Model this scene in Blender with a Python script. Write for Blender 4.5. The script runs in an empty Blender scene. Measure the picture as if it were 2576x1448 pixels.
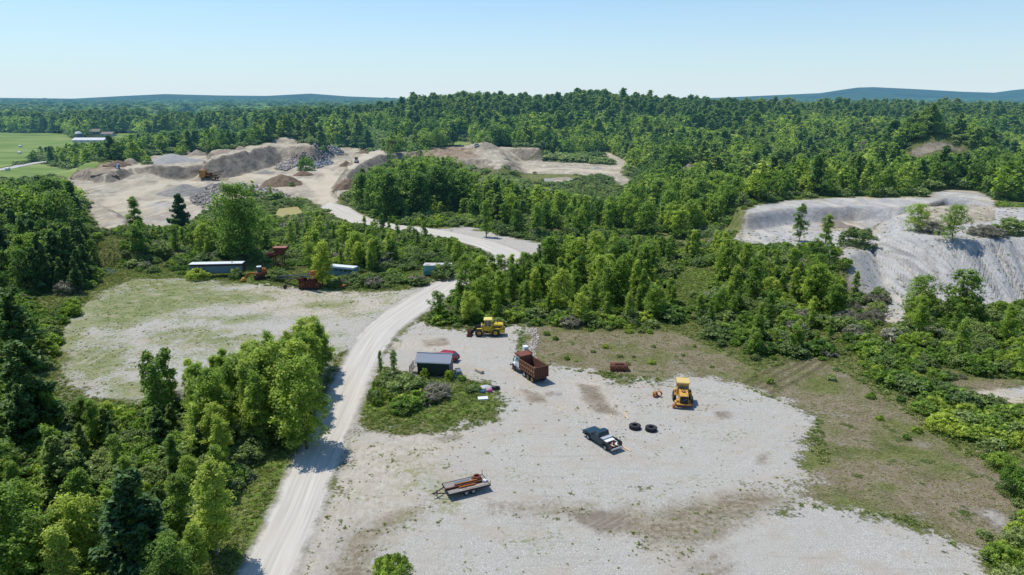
import bpy, bmesh, math, random
import numpy as np
from mathutils import Vector, Matrix, Euler
random.seed(7); RNG = np.random.default_rng(11)
S = bpy.context.scene; COL = S.collection
# ------------------------------------------------------------------ camera geometry (2576 x 1448 sketch coordinates)
CAMH = 43.0; PITCH = math.radians(15.35); FPX = 1717.4; CX, CY = 1288.0, 724.0
def ray(px, py):
    a = (px-CX)/FPX; b = -(py-CY)/FPX
    return np.array([a, math.cos(PITCH)+b*math.sin(PITCH), -math.sin(PITCH)+b*math.cos(PITCH)])
def P(px, py, z=0.0):
    d = ray(px, py); s = (z-CAMH)/d[2]
    return np.array([d[0]*s, d[1]*s, z])
def PP(pts, z=0.0): return np.array([P(x, y, z)[:2] for x, y in pts])
# ------------------------------------------------------------------ numpy noise
def _h(ix, iy, seed):
    n = (ix*374761393 + iy*668265263 + seed*1442695041) & 0xffffffff
    n = ((n ^ (n >> 13))*1274126177) & 0xffffffff
    return ((n ^ (n >> 16)) & 0xffff)/65535.0
def vnoise(x, y, seed=0):
    x = np.asarray(x, float); y = np.asarray(y, float)
    ix = np.floor(x).astype(np.int64); iy = np.floor(y).astype(np.int64)
    fx = x-ix; fy = y-iy; fx = fx*fx*(3-2*fx); fy = fy*fy*(3-2*fy)
    a = _h(ix, iy, seed); b = _h(ix+1, iy, seed); c = _h(ix, iy+1, seed); d = _h(ix+1, iy+1, seed)
    return (a*(1-fx)+b*fx)*(1-fy)+(c*(1-fx)+d*fx)*fy
def fbm(x, y, sc, oc=3, seed=0):
    s = 0; a = 1; t = 0
    for i in range(oc):
        s = s+a*vnoise(x/sc*2**i+17*i, y/sc*2**i-9*i, seed+i); t += a; a *= .5
    return s/t
def sstep(a, b, x):
    t = np.clip((x-a)/(b-a), 0, 1); return t*t*(3-2*t)
def sdpoly(x, y, poly, lim=20.0):
    """signed distance, positive inside, clamped at -lim"""
    x = np.asarray(x, float); y = np.asarray(y, float)
    out = np.full(x.shape, -float(lim))
    mn = poly.min(0)-lim; mx = poly.max(0)+lim
    m = (x > mn[0]) & (x < mx[0]) & (y > mn[1]) & (y < mx[1])
    if not m.any(): return out
    X = x[m]; Y = y[m]; d2 = np.full(X.shape, 1e18); ins = np.zeros(X.shape, bool); n = len(poly)
    for i in range(n):
        ax, ay = poly[i]; bx, by = poly[(i+1) % n]; ex, ey = bx-ax, by-ay
        t = np.clip(((X-ax)*ex+(Y-ay)*ey)/(ex*ex+ey*ey+1e-9), 0, 1)
        d2 = np.minimum(d2, (X-ax-t*ex)**2+(Y-ay-t*ey)**2)
        if ay != by:
            c = ((ay > Y) != (by > Y)) & (X < (bx-ax)*(Y-ay)/(by-ay)+ax); ins ^= c
    d = np.sqrt(d2); out[m] = np.clip(np.where(ins, d, -d), -lim, 1e9)
    return out
def sdline(x, y, line, lim=20.0):
    """distance to a polyline, plus arclength and signed lateral offset"""
    x = np.asarray(x, float); y = np.asarray(y, float)
    d2 = np.full(x.shape, float(lim*lim)); al = np.zeros(x.shape); lat = np.zeros(x.shape); L = 0
    for i in range(len(line)-1):
        ax, ay = line[i]; bx, by = line[i+1]; ex, ey = bx-ax, by-ay; l = math.hypot(ex, ey)
        t = np.clip(((x-ax)*ex+(y-ay)*ey)/(l*l), 0, 1); qx = x-ax-t*ex; qy = y-ay-t*ey
        q = qx*qx+qy*qy; m = q < d2
        d2 = np.where(m, q, d2); al = np.where(m, L+t*l, al); lat = np.where(m, (ex*qy-ey*qx)/l, lat); L += l
    return np.sqrt(d2), al, lat
def smooth_line(pts, n=8):
    pts = [np.array(p, float) for p in pts]; out = []
    q = [2*pts[0]-pts[1]]+pts+[2*pts[-1]-pts[-2]]
    for i in range(1, len(q)-2):
        p0, p1, p2, p3 = q[i-1:i+3]
        for k in range(n):
            t = k/n; out.append(.5*((2*p1)+(-p0+p2)*t+(2*p0-5*p1+4*p2-p3)*t*t+(-p0+3*p1-3*p2+p3)*t**3))
    out.append(pts[-1]); return np.array(out)
# ------------------------------------------------------------------ terrain
PLAT = []   # (poly, height, slope width, top noise)
def plat(pts, z, w, rough=.5, en=None): PLAT.append((PP(pts, z), z, w, rough, (w*.3+2.2) if en is None else en))
# quarry on the left: banks behind the pit floor
plat([(262,440),(333,418),(417,419),(513,411),(519,390),(650,378),(720,362),(790,374),(800,362),(700,350),(560,372),(420,385),(250,402),(190,425)], 8, 7.5, 1.6)
plat([(222,492),(290,462),(350,440),(420,426),(380,410),(200,420),(170,460)], 4.2, 24, 1.2)
plat([(520,400),(600,385),(700,365),(790,368),(760,352),(640,352),(540,380)], 11.5, 9, 2.2)
plat([(190,500),(228,512),(262,530),(330,566),(330,600),(240,600),(160,560)], 6, 9, 1.4)
# brown bank in the middle, sand hill, wall behind the middle pit
plat([(862,446),(905,412),(949,391),(1059,380),(1190,373),(1205,364),(1060,362),(965,372),(900,395)], 7.5, 7, 1.3)
plat([(845,470),(885,452),(905,452),(880,478),(850,485)], 3, 5, .8)
plat([(1060,385),(1160,372),(1240,368),(1275,405),(1262,418),(1235,400),(1180,400)], 7, 13, 1.5)
plat([(1259,371),(1355,374),(1385,360),(1240,358)], 9, 7, 1.2)
# right: pit floor, plateau behind, spoil heap with eroded slope
plat([(1850,600),(1900,548),(2160,525),(2262,528),(2268,575),(2200,590),(2120,640),(2000,660),(1880,640)], 5, 16, .1, 1.5)
plat([(1880,538),(1984,525),(2151,518),(2251,521),(2317,520),(2377,499),(2451,503),(2500,528),(2760,540),(2800,430),(2300,430),(1950,470),(1850,515)], 9.6, 5.5, .5, 2.6)
plat([(1930,546),(2000,537),(2090,534),(2180,535),(2240,540),(2262,545),(2262,528),(2151,522),(1984,528)], 7.4, 2.2, .8, 2.4)
SPI = len(PLAT)
plat([(2264,577),(2351,596),(2417,606),(2517,598),(2800,600),(2800,520),(2500,520),(2400,515),(2310,520),(2262,540)], 12, 17.5, .25, .8)
plat([(2214,563),(2262,570),(2262,590),(2180,625),(2130,645),(2110,640)], 7.8, 12, .2, .8)
MND = []    # cx, cy, radius, height
def mound(px, py, z, r, h):
    c = P(px, py, z); MND.append((c[0], c[1], r, h))
mound(727, 366, 9, 42, 17.5); mound(690, 374, 9, 26, 12.5)
mound(600, 376, 9, 15, 14); mound(470, 398, 6, 13, 11); mound(330, 420, 6, 12, 11); mound(640, 400, 4, 16, 12)
mound(1219, 380, 7, 26, 13.5); mound(1236, 392, 6, 20, 9)
mound(2345, 372, 16, 36, 26); mound(2400, 378, 15, 28, 23)
mound(1735, 428, 6, 18, 11)
SPOILX = PP([(2130,640),(2264,577),(2351,596),(2417,606),(2517,598),(2800,600),(2800,780),(2257,760)], 5)
_tt = [-1.2,-.75,-.42,-.34,-.28,-.17,-.12,0,.12,.24,.41,.75,1.2]
_zz = [3,3,4,7,10,14,21,22,22,19,15,12,12]
_sx = [0,200,330,430,560,680,790,880,1000,1100,1300,1650,1800,1950,2050,2100,2140,2180,2300,2400,2480,2520,2576,2800]
_sy = [247,249,243,239,242,243,238,244,248,251,251,250,247,241,237,230,225,224,229,234,236,231,226,228]
_st = [(a-CX)/FPX for a in _sx]
def H(x, y):
    x = np.asarray(x, float); y = np.asarray(y, float); yy = np.maximum(y, 5.0); t = x/yy; D = yy
    crest = np.interp(t, _tt, _zz)
    start = np.interp(t, [-.4,-.1,.15,.3,.8], [540,520,520,330,270])
    up = sstep(0, 1, (D-start)/(800-start)); dn = 1-.45*sstep(850, 1500, D)
    z = crest*up*dn
    far = sstep(1300, 5200, D)*27+sstep(1500, 2600, D)*10*(fbm(x, y, 900, 3, 5)-.45)
    z = np.maximum(z, far*np.where(t < -.2, .9, 1))
    z = z+(fbm(x, y, 160, 3, 3)-.5)*6*sstep(450, 900, D)
    sk = np.interp(t/math.cos(PITCH)*.985, _st, [(252.6-a)/FPX/math.cos(PITCH)**2 for a in _sy])
    hz = 43+sk*7400-2
    z = z+np.maximum(hz-z, 0)*sstep(5600, 7400, D)
    z = z-sstep(7500, 12000, D)*80
    nz = fbm(x, y, 14, 4, 21)-.5
    near = (D < 900)
    for poly, h, w, rough, en in PLAT:
        sd = sdpoly(x, y, poly, w+6)+nz*en
        c = np.clip(1+sd/w, 0, 1); c = np.where(c > .94, c-(c-.94)**2*4, c)
        zz = h*c+nz*rough*2.2*np.clip(c*3, 0, 1)
        z = np.where((c > 0) & near, np.maximum(z, zz), z)
    for cx, cy, r, h in MND:
        d = np.hypot(x-cx, y-cy)/r+nz*.3
        zz = h*(1-np.sqrt(d*d+.012))+.11*h+nz*1.6
        z = np.where((zz > 0), np.maximum(z, zz), z)
    # eroded gullies down the spoil slope
    sp = sdpoly(x, y, SPOILX, 8)
    sd0 = sdpoly(x, y, PLAT[SPI][0], 30.0); wx = x+fbm(x, sd0*1.0, 9, 2, 55)*2.2+np.where(sd0 < 0, -sd0, 0)*.18*np.sin(x/17)
    g = 1-np.abs(2*vnoise(wx/2.3, sd0/34, 77)-1); g2 = 1-np.abs(2*vnoise(wx/.95, sd0/22, 78)-1)
    z = z-np.where(sp > 0, (g**3*1.6+g2**3*.6)*np.clip(sp/5, 0, 1)*np.clip(z/3, 0, 1)*np.clip((11.8-z)/1.2, .0, 1), 0)
    # gentle unevenness of the yard
    z = z+(fbm(x, y, 9, 3, 40)-.5)*.22*np.clip((D-30)/40, 0, 1)*(D < 1500)
    return z
def Hs(x, y): return float(H(np.array([x]), np.array([y]))[0])
_ss = np.concatenate([np.geomspace(25, 900, 700), np.geomspace(905, 9000, 150)])
def G(px, py):
    """where the line of sight through a sketch point meets the terrain"""
    d = ray(px, py); k = _ss/d[1]; X = d[0]*k; Y = _ss; Z = CAMH+d[2]*k
    hh = H(X, Y); b = np.where(Z < hh)[0]
    i = b[0] if len(b) else len(k)-1
    if i > 0 and len(b):
        a0 = Z[i-1]-hh[i-1]; a1 = Z[i]-hh[i]; f = a0/(a0-a1+1e-9)
        return np.array([X[i-1]+(X[i]-X[i-1])*f, Y[i-1]+(Y[i]-Y[i-1])*f, hh[i-1]+(hh[i]-hh[i-1])*f])
    return np.array([X[i], Y[i], hh[i]])
def GG(pts): return np.array([G(x, y)[:2] for x, y in pts])
# ------------------------------------------------------------------ node helpers
def newmat(name):
    m = bpy.data.materials.new(name); m.use_nodes = True; nt = m.node_tree; nt.nodes.clear()
    return m, nt, nt.nodes, nt.links
class NT:
    def __init__(s, nt): s.nt = nt; s.N = nt.nodes; s.L = nt.links
    def _in(s, sock, v):
        if v is None: return
        if isinstance(v, bpy.types.NodeSocket): s.L.new(v, sock)
        else: sock.default_value = v
    def math(s, op, a, b=None, c=None, clamp=False):
        n = s.N.new('ShaderNodeMath'); n.operation = op; n.use_clamp = clamp
        s._in(n.inputs[0], a); s._in(n.inputs[1], b); s._in(n.inputs[2], c); return n.outputs[0]
    def mix(s, f, a, b, mode='MIX'):
        n = s.N.new('ShaderNodeMix'); n.data_type = 'RGBA'; n.blend_type = mode; n.clamp_factor = True
        s._in(n.inputs[0], f); s._in(n.inputs[6], a); s._in(n.inputs[7], b); return n.outputs[2]
    def ramp(s, f, stops):
        n = s.N.new('ShaderNodeValToRGB'); s._in(n.inputs[0], f); e = n.color_ramp.elements
        while len(e) < len(stops): e.new(.5)
        for i, (p, c) in enumerate(stops): e[i].position = p; e[i].color = c if len(c) == 4 else (*c, 1)
        return n.outputs[0]
    def sm(s, f, a, b):
        n = s.N.new('ShaderNodeMapRange'); n.interpolation_type = 'SMOOTHSTEP'; s._in(n.inputs[0], f)
        n.inputs[1].default_value = a; n.inputs[2].default_value = b; return n.outputs[0]
    def attr(s, name, t='GEOMETRY'):
        n = s.N.new('ShaderNodeAttribute'); n.attribute_name = name; n.attribute_type = t; return n
    def pos(s): return s.N.new('ShaderNodeNewGeometry').outputs['Position']
    def noise(s, v, sc, det=3, rough=.55):
        n = s.N.new('ShaderNodeTexNoise'); s._in(n.inputs['Vector'], v)
        n.inputs['Scale'].default_value = sc; n.inputs['Detail'].default_value = det; n.inputs['Roughness'].default_value = rough
        return n.outputs[0]
    def voro(s, v, sc):
        n = s.N.new('ShaderNodeTexVoronoi'); s._in(n.inputs['Vector'], v); n.inputs['Scale'].default_value = sc; return n
    def vscale(s, v, sc):
        n = s.N.new('ShaderNodeVectorMath'); n.operation = 'MULTIPLY'; s._in(n.inputs[0], v); n.inputs[1].default_value = sc; return n.outputs[0]
    def bump(s, h, st, dist=.1):
        n = s.N.new('ShaderNodeBump'); s._in(n.inputs['Height'], h); n.inputs['Strength'].default_value = st; n.inputs['Distance'].default_value = dist; return n.outputs[0]
    def bsdf(s, col, rough=.9, metal=0, nrm=None, spec=.3):
        n = s.N.new('ShaderNodeBsdfPrincipled'); s._in(n.inputs['Base Color'], col); s._in(n.inputs['Roughness'], rough)
        s._in(n.inputs['Metallic'], metal); n.inputs['Specular IOR Level'].default_value = spec
        if nrm is not None: s.L.new(nrm, n.inputs['Normal'])
        return n.outputs[0]
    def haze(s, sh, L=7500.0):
        """haze painted into far surfaces as blue emission, growing with distance from the site"""
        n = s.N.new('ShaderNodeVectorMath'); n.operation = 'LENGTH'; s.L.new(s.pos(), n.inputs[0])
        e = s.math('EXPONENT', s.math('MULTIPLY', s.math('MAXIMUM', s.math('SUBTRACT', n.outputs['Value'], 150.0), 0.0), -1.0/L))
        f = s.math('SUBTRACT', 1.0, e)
        em = s.N.new('ShaderNodeEmission'); em.inputs[0].default_value = (.12, .32, .50, 1); em.inputs[1].default_value = 1  # blue glow in the surface stands in for hazy air
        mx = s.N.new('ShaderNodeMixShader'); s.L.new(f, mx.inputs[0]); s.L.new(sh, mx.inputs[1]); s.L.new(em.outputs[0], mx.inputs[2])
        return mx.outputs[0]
    def alpha(s, sh, f):
        tr = s.N.new('ShaderNodeBsdfTransparent'); mx = s.N.new('ShaderNodeMixShader')
        s.L.new(f, mx.inputs[0]); s.L.new(tr.outputs[0], mx.inputs[1]); s.L.new(sh, mx.inputs[2]); return mx.outputs[0]
    def out(s, sh):
        o = s.N.new('ShaderNodeOutputMaterial'); s.L.new(sh, o.inputs[0])
def c4(c): return (c[0], c[1], c[2], 1)
def tag(o, label=None, cat=None, group=None, kind=None):
    if label: o['label'] = label
    if cat: o['category'] = cat
    if group: o['group'] = group
    if kind: o['kind'] = kind
    return o
# ------------------------------------------------------------------ ground areas (sketch outlines put down on the terrain)
YARD = PP([(640,1700),(725,1448),(800,1280),(845,1150),(880,1060),(905,1000),(945,900),(975,850),(1070,800),(1075,818),(1180,838),(1260,822),(1305,815),(1314,860),(1298,905),(1400,925),(1500,940),(1560,962),(1640,962),(1690,946),(1800,955),(1900,985),(1990,1020),(2068,1050),(2035,1110),(2068,1165),(2000,1210),(1900,1233),(1750,1262),(1570,1274),(1500,1300),(1440,1340),(1540,1400),(1500,1500),(1480,1700)])
LOWR = PP([(1400,1700),(1450,1500),(1560,1425),(1740,1385),(1790,1320),(1940,1268),(2100,1277),(2250,1300),(2345,1328),(2400,1372),(2485,1402),(2500,1500),(2520,1700)])
LEFT = PP([(130,880),(165,810),(230,745),(330,702),(450,700),(560,706),(700,722),(900,735),(1010,733),(1060,712),(1160,700),(1110,770),(1000,810),(950,880),(880,880),(850,900),(820,970),(500,1010),(330,1020),(230,1005),(160,970)])
FARL = PP([(1045,590),(1092,574),(1180,572),(1300,600),(1365,612),(1360,640),(1300,655),(1250,650),(1180,610)])
FILL = PP([(1250,1700),(1300,1450),(1350,1230),(1500,1190),(1860,1190),(1950,1225),(1985,1262),(1930,1340),(1880,1430),(1760,1500),(1650,1700)])
ISLE = PP([(905,1060),(908,980),(945,925),(1040,945),(1160,958),(1240,972),(1268,1020),(1240,1060),(1150,1082),(1010,1090),(930,1082)])
DIRT = [PP(p) for p in ([(870,1110),(1010,1098),(1180,1088),(1100,1150),(1060,1210),(1075,1250),(980,1310),(860,1360),(800,1460),(740,1600),(650,1600),(760,1380)],
        [(1440,960),(1500,950),(1560,1010),(1590,1060),(1540,1070),(1450,1010)], [(1280,985),(1330,975),(1440,1035),(1350,1020)],
        [(955,860),(1090,850),(1180,880),(1100,885),(960,880)], [(620,720),(1000,735),(1020,760),(900,800),(700,790),(560,760)])]
STAIN = [PP(p) for p in ([(1455,965),(1500,975),(1530,1020),(1565,1050),(1500,1040),(1465,1005)], [(1310,980),(1350,990),(1385,1018),(1330,1012)],
        [(1375,991),(1388,988),(1393,996),(1382,999)], [(1396,990),(1412,988),(1416,997),(1402,1000)], [(1060,858),(1120,852),(1130,868),(1070,872)],
        [(1090,1103),(1150,1095),(1160,1108),(1110,1112)], [(1800,1040),(1835,1035),(1840,1050),(1805,1055)], [(1900,1150),(1930,1145),(1925,1170),(1905,1168)],
        [(1420,1290),(1520,1280),(1600,1330),(1500,1345)])]
WEED = [PP(p) for p in ([(230,745),(330,702),(480,704),(620,712),(560,722),(400,728),(280,745)], [(140,850),(190,800),(230,820),(180,880),(160,930)], [(250,960),(420,960),(500,1010),(330,1020)], [(700,860),(840,880),(830,930),(740,920)], [(190,775),(300,728),(480,722),(700,738),(690,757),(520,770),(400,800),(290,835),(200,815)], [(765,762),(890,755),(890,772),(790,782)],
        [(380,838),(460,830),(660,850),(560,872),(410,868)], [(180,870),(300,865),(330,930),(220,960),(160,930)], [(540,800),(640,795),(600,815)],
        [(1060,1190),(1110,1210),(1120,1260),(1070,1260)])]
BROWN = [PP(p) for p in ([(830,1460),(890,1330),(1010,1285),(1070,1255),(1040,1300),(950,1370),(900,1600),(800,1600)],
        [(1560,1282),(1750,1262),(1900,1232),(1975,1262),(1830,1325),(1770,1385),(1620,1375),(1540,1330)], [(1700,1400),(1800,1400),(1840,1440),(1740,1470)], [(1230,1268),(1480,1272),(1450,1300),(1300,1290)])]
DRY = [PP(p) for p in ([(1480,1290),(1900,1236),(2090,1160),(2060,1050),(1880,975),(1920,930),(2050,900),(2160,960),(2330,1080),(2420,1150),(2576,1160),(2576,1330),(2480,1420),(2300,1300),(2000,1270),(1700,1380)],
        [(1320,820),(1700,835),(1900,930),(1880,980),(1640,950),(1400,925),(1320,890)], [(2350,940),(2600,960),(2600,1000),(2400,1000)])]
LUSH = [PP(p) for p in ([(900,1060),(908,980),(945,925),(1160,958),(1240,972),(1268,1020),(1100,1070)], [(600,1500),(700,1260),(760,1130),(700,1140),(620,1200),(560,1450)],
        [(330,690),(480,660),(760,690),(1050,690),(1060,712),(900,732),(560,704),(330,700)], [(1700,690),(1800,680),(1800,760),(1690,770)],
        [(1330,560),(1850,520),(1880,545),(1600,600)])]
ROADC = smooth_line(PP([(590,1650),(672,1448),(740,1298),(792,1165),(838,1065),(868,1000),(890,950),(914,900),(938,860),(965,828),(1005,795),(1060,757),(1110,728),(1150,708),(1200,690),(1250,668),(1285,645),(1240,622),(1180,604),(1120,590),(1060,580),(985,572),(930,562),(880,545),(840,520),(815,495),(800,478)]))
ROADW = np.interp(np.arange(len(ROADC)), [0, 60, 100, 140, len(ROADC)-1], [3.4, 3.4, 4.2, 5.0, 6.0])
ROAD2 = smooth_line(GG([(1340,418),(1459,428),(1530,432),(1552,428),(1566,420),(1560,408),(1540,396),(1520,386)]))
ROAD3 = smooth_line(GG([(1500,430),(1545,442),(1562,452),(1582,466)]))
FARMROAD = smooth_line(GG([(-80,437),(0,428),(60,416),(110,408),(170,398),(250,383)]))
QL = GG([(170,455),(180,428),(240,415),(300,404),(345,412),(370,398),(420,385),(470,392),(510,380),(520,388),(560,378),(610,372),(690,352),(740,348),(775,362),(800,376),(850,372),(900,372),(960,378),(975,392),(935,402),(905,430),(880,448),(880,480),(850,500),(840,520),(800,515),(740,500),(700,496),(620,500),(520,530),(470,560),(400,575),(330,585),(250,575),(225,530),(200,490)])
QM = GG([(850,470),(905,412),(949,391),(1059,378),(1150,368),(1180,350),(1215,362),(1262,370),(1355,374),(1375,385),(1350,400),(1310,403),(1400,407),(1500,414),(1570,418),(1565,446),(1450,440),(1330,437),(1290,430),(1250,436),(1190,428),(1150,410),(1080,400),(1000,400),(960,425),(900,470),(870,490)])
QM2 = GG([(1195,455),(1215,448),(1218,475),(1205,480)]); QM3 = GG([(1370,450),(1430,446),(1450,455),(1400,460)])
QR = PP([(1842,594),(1872,560),(1900,546),(1984,530),(2151,521),(2251,524),(2317,523),(2377,500),(2451,505),(2498,532),(2500,560),(2576,560),(2800,560),(2800,790),(2576,765),(2451,765),(2257,748),(2200,720),(2150,690),(2096,655),(1990,612),(1890,606)], 6)
QR2 = GG([(2284,388),(2310,372),(2360,358),(2427,372),(2420,380),(2350,382),(2312,398)]); QR3 = GG([(1712,420),(1735,412),(1752,424),(1735,430)])
QR4 = PP([(2255,750),(2290,760),(2235,815),(2190,815)]); QR5 = PP([(2440,985),(2576,975),(2620,1000),(2540,1020)]); QR6 = PP([(2470,1290),(2520,1290),(2540,1330),(2490,1330)])
MEAD = [GG(p) for p in ([(-160,332),(0,334),(163,337),(186,352),(182,368),(176,394),(80,399),(65,405),(0,424),(-160,450)], [(172,358),(300,358),(310,372),(180,374)], [(-160,458),(0,431),(100,412),(250,412),(240,424),(190,436),(100,450),(0,453),(-100,470)],
        [(286,356),(354,354),(352,337),(290,336)], [(400,326),(560,321),(566,291),(425,291)], [(592,316),(690,310),(692,286),(600,287)], [(1090,350),(1190,360),(1180,366),(1100,364)],
        [(820,322),(900,318),(860,330)])]
POND1 = PP([(240,680),(262,655),(300,646),(308,660),(290,680),(255,692)]); POND2 = PP([(690,548),(705,524),(745,520),(758,532),(745,546),(715,552)])
def sdany(x, y, polys, lim=20):
    r = np.full(np.shape(x), -float(lim))
    for p in polys: r = np.maximum(r, sdpoly(x, y, p, lim))
    return r
def sd_road(x, y, lim=20):
    d, al, lat = sdline(x, y, ROADC, lim); w = np.interp(y, [50, 80, 110, 135, 170, 220, 330], [2.7, 2.9, 3.0, 4.2, 4.6, 4.2, 6.5])
    return w-d, al, lat
def sd_yard(x, y): return np.minimum(sdany(x, y, [YARD, LOWR, LEFT, FARL, FILL]), -sdpoly(x, y, ISLE))
def sd_quarry(x, y): return sdany(x, y, [QL, QM, QM2, QM3, QR, QR2, QR3, QR4, QR5, QR6])
def sd_meadow(x, y): return sdany(x, y, MEAD)
# ------------------------------------------------------------------ the sheets
tcol = np.linspace(-1.0, 1.0, 800); _w = 1.0+np.cumsum(np.linspace(.004, .12, 34)); tcol = np.concatenate([-_w[::-1], tcol, _w])
drow = [14.0]
while drow[-1] < 235: drow.append(drow[-1]*1.0085)
while drow[-1] < 570: drow.append(drow[-1]*1.0048)
while drow[-1] < 1150: drow.append(drow[-1]*1.011)
while drow[-1] < 16000: drow.append(drow[-1]*1.022)
drow = np.array(drow); NR, NC = len(drow), len(tcol)
GX = (drow[:, None]*tcol[None, :]); GY = np.repeat(drow[:, None], NC, 1)
GZ = H(GX, GY)
_p1 = sdpoly(GX, GY, POND1, 6); _p2 = sdpoly(GX, GY, POND2, 6); GZ = GZ-np.clip((_p1+2)/4, 0, 1)*.9-np.clip((_p2+2)/4, 0, 1)*.9
def np_mesh(name, V, F, mats, smooth=True, attrs=None, mi=None):
    me = bpy.data.meshes.new(name); n = len(F); k = F.shape[1]
    me.vertices.add(len(V)); me.vertices.foreach_set('co', np.ascontiguousarray(V, dtype=np.float32).ravel())
    me.loops.add(n*k); me.loops.foreach_set('vertex_index', np.ascontiguousarray(F, dtype=np.int32).ravel())
    me.polygons.add(n); me.polygons.foreach_set('loop_start', np.arange(0, n*k, k, dtype=np.int32))
    if smooth: me.polygons.foreach_set('use_smooth', np.ones(n, bool))
    for m in mats: me.materials.append(m)
    if mi is not None: me.polygons.foreach_set('material_index', mi.astype(np.int32))
    me.update(calc_edges=True)
    for a, v in (attrs or {}).items():
        at = me.attributes.new(a, 'FLOAT', 'POINT'); at.data.foreach_set('value', np.ascontiguousarray(v, dtype=np.float32).ravel())
    return me
def sheet(name, mask, dz, mat, attrs):
    """the grid faces where mask (per vertex) holds, lifted by dz"""
    if mask is None: fm = np.ones((NR-1, NC-1), bool)
    else: fm = mask[:-1, :-1] | mask[1:, :-1] | mask[:-1, 1:] | mask[1:, 1:]
    r, c = np.where(fm); F = np.stack([r*NC+c, r*NC+c+1, (r+1)*NC+c+1, (r+1)*NC+c], 1)
    used, inv = np.unique(F.ravel(), return_inverse=True); F = inv.reshape(F.shape)
    V = np.stack([GX.ravel()[used], GY.ravel()[used], GZ.ravel()[used]+dz], 1)
    me = np_mesh(name, V, F, [mat], True, {k: np.broadcast_to(v, GX.shape).ravel()[used] for k, v in attrs.items()})
    o = bpy.data.objects.new(name, me); COL.objects.link(o); o['kind'] = 'structure'; return o
def edge_fac(t, p, sd, big=2.4, small=1.0, w=.5, low=0.0):
    n1 = t.noise(p, .35, 3); n2 = t.noise(p, 2.2, 3)
    v = t.math('ADD', sd, t.math('ADD', t.math('MULTIPLY', t.math('SUBTRACT', n1, .5), big*2), t.math('MULTIPLY', t.math('SUBTRACT', n2, .5), small*2)))
    if low: v = t.math('ADD', v, t.math('MULTIPLY', t.math('SUBTRACT', t.noise(p, .11, 3), .5), low*2))
    return t.sm(v, -w, w)
def mat_ground():
    m, nt, _, _ = newmat('grassy_soil'); t = NT(nt); p = t.pos()
    big = t.noise(p, .035, 4); mid = t.noise(p, .3, 5, .65); fine = t.noise(p, 2.6, 4, .7); vf = t.noise(p, 9.0, 2, .6)
    f = t.math('ADD', t.math('MULTIPLY', mid, .55), t.math('MULTIPLY', fine, .45))
    base = t.ramp(f, [(.34, (.075,.095,.028)), (.46, (.14,.165,.05)), (.56, (.215,.22,.085)), (.68, (.30,.275,.14))])
    dry = t.ramp(f, [(.30, (.12,.105,.055)), (.43, (.215,.18,.115)), (.54, (.30,.245,.18)), (.66, (.41,.35,.275))])
    lush = t.ramp(f, [(.34, (.075,.13,.02)), (.5, (.15,.22,.04)), (.66, (.24,.28,.085))])
    c = t.mix(t.math('MULTIPLY', edge_fac(t, p, t.attr('dry').outputs['Fac'], 5, 2.5, 2.5, 5.0), t.sm(t.noise(p, .085, 4, .6), .36, .52)), base, dry)
    c = t.mix(edge_fac(t, p, t.attr('lush').outputs['Fac'], 2.5, 1.5, 2.0), c, lush)
    c = t.mix(t.math('MULTIPLY', t.sm(t.math('ADD', t.attr('dry').outputs['Fac'], t.math('MULTIPLY', mid, 6)), -1, 6), t.sm(mid, .56, .66)), c, (.075,.105,.03,1))
    # bare silver-grey stony patches and ruts
    c = t.mix(t.math('MULTIPLY', t.sm(t.noise(p, .12, 4, .7), .60, .70), .55), c, (.33,.30,.27,1))
    c = t.mix(t.math('MULTIPLY', t.sm(t.math('ADD', t.attr('rut').outputs['Fac'], t.math('MULTIPLY', t.math('SUBTRACT', mid, .5), .5)), -.25, .15), .7), c, (.11,.09,.055,1))
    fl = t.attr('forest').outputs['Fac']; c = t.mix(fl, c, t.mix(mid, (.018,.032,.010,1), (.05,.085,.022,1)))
    c = t.mix(.35, c, t.mix(vf, (.1,.1,.06,1), (.8,.8,.7,1)), 'OVERLAY')
    h = t.math('ADD', fine, t.math('MULTIPLY', vf, .5))
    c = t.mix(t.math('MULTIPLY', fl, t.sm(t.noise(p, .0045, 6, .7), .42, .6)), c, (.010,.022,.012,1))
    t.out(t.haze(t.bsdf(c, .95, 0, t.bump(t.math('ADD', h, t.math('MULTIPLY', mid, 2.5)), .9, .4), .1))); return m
def mat_meadow():
    m, nt, _, _ = newmat('hay_meadow'); t = NT(nt); p = t.pos()
    c = t.ramp(t.noise(t.vscale(p, (.5,1.6,1)), .03, 5, .65), [(.3, (.09,.15,.035)), (.48, (.15,.22,.055)), (.58, (.21,.265,.085)), (.7, (.29,.30,.12))])
    t.out(t.alpha(t.haze(t.bsdf(c, .95, 0, None, .1)), edge_fac(t, p, t.attr('sd').outputs['Fac'], 1.5, .5, 1.0))); return m
def gravel_layers(t, p, warm=0.0):
    v = t.voro(p, 9.0); v2 = t.voro(p, 13.0)
    big = t.noise(p, .09, 4, .6); mid = t.noise(p, .7, 4, .65); fin = t.noise(p, 7.0, 3, .75)
    g = t.ramp(t.math('ADD', t.math('MULTIPLY', v.outputs['Distance'], .35), t.math('MULTIPLY', fin, .75)), [(.22, (.17,.16,.142)), (.42, (.325,.304,.27)), (.58, (.43,.406,.366)), (.8, (.64,.61,.565))])
    g = t.mix(t.math('MULTIPLY', t.sm(big, .42, .68), .4), g, (.40,.36,.305,1))
    g = t.mix(t.math('MULTIPLY', t.sm(mid, .5, .75), .3), g, (.31,.28,.23,1))
    return g, big, mid, fin, v2
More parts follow.
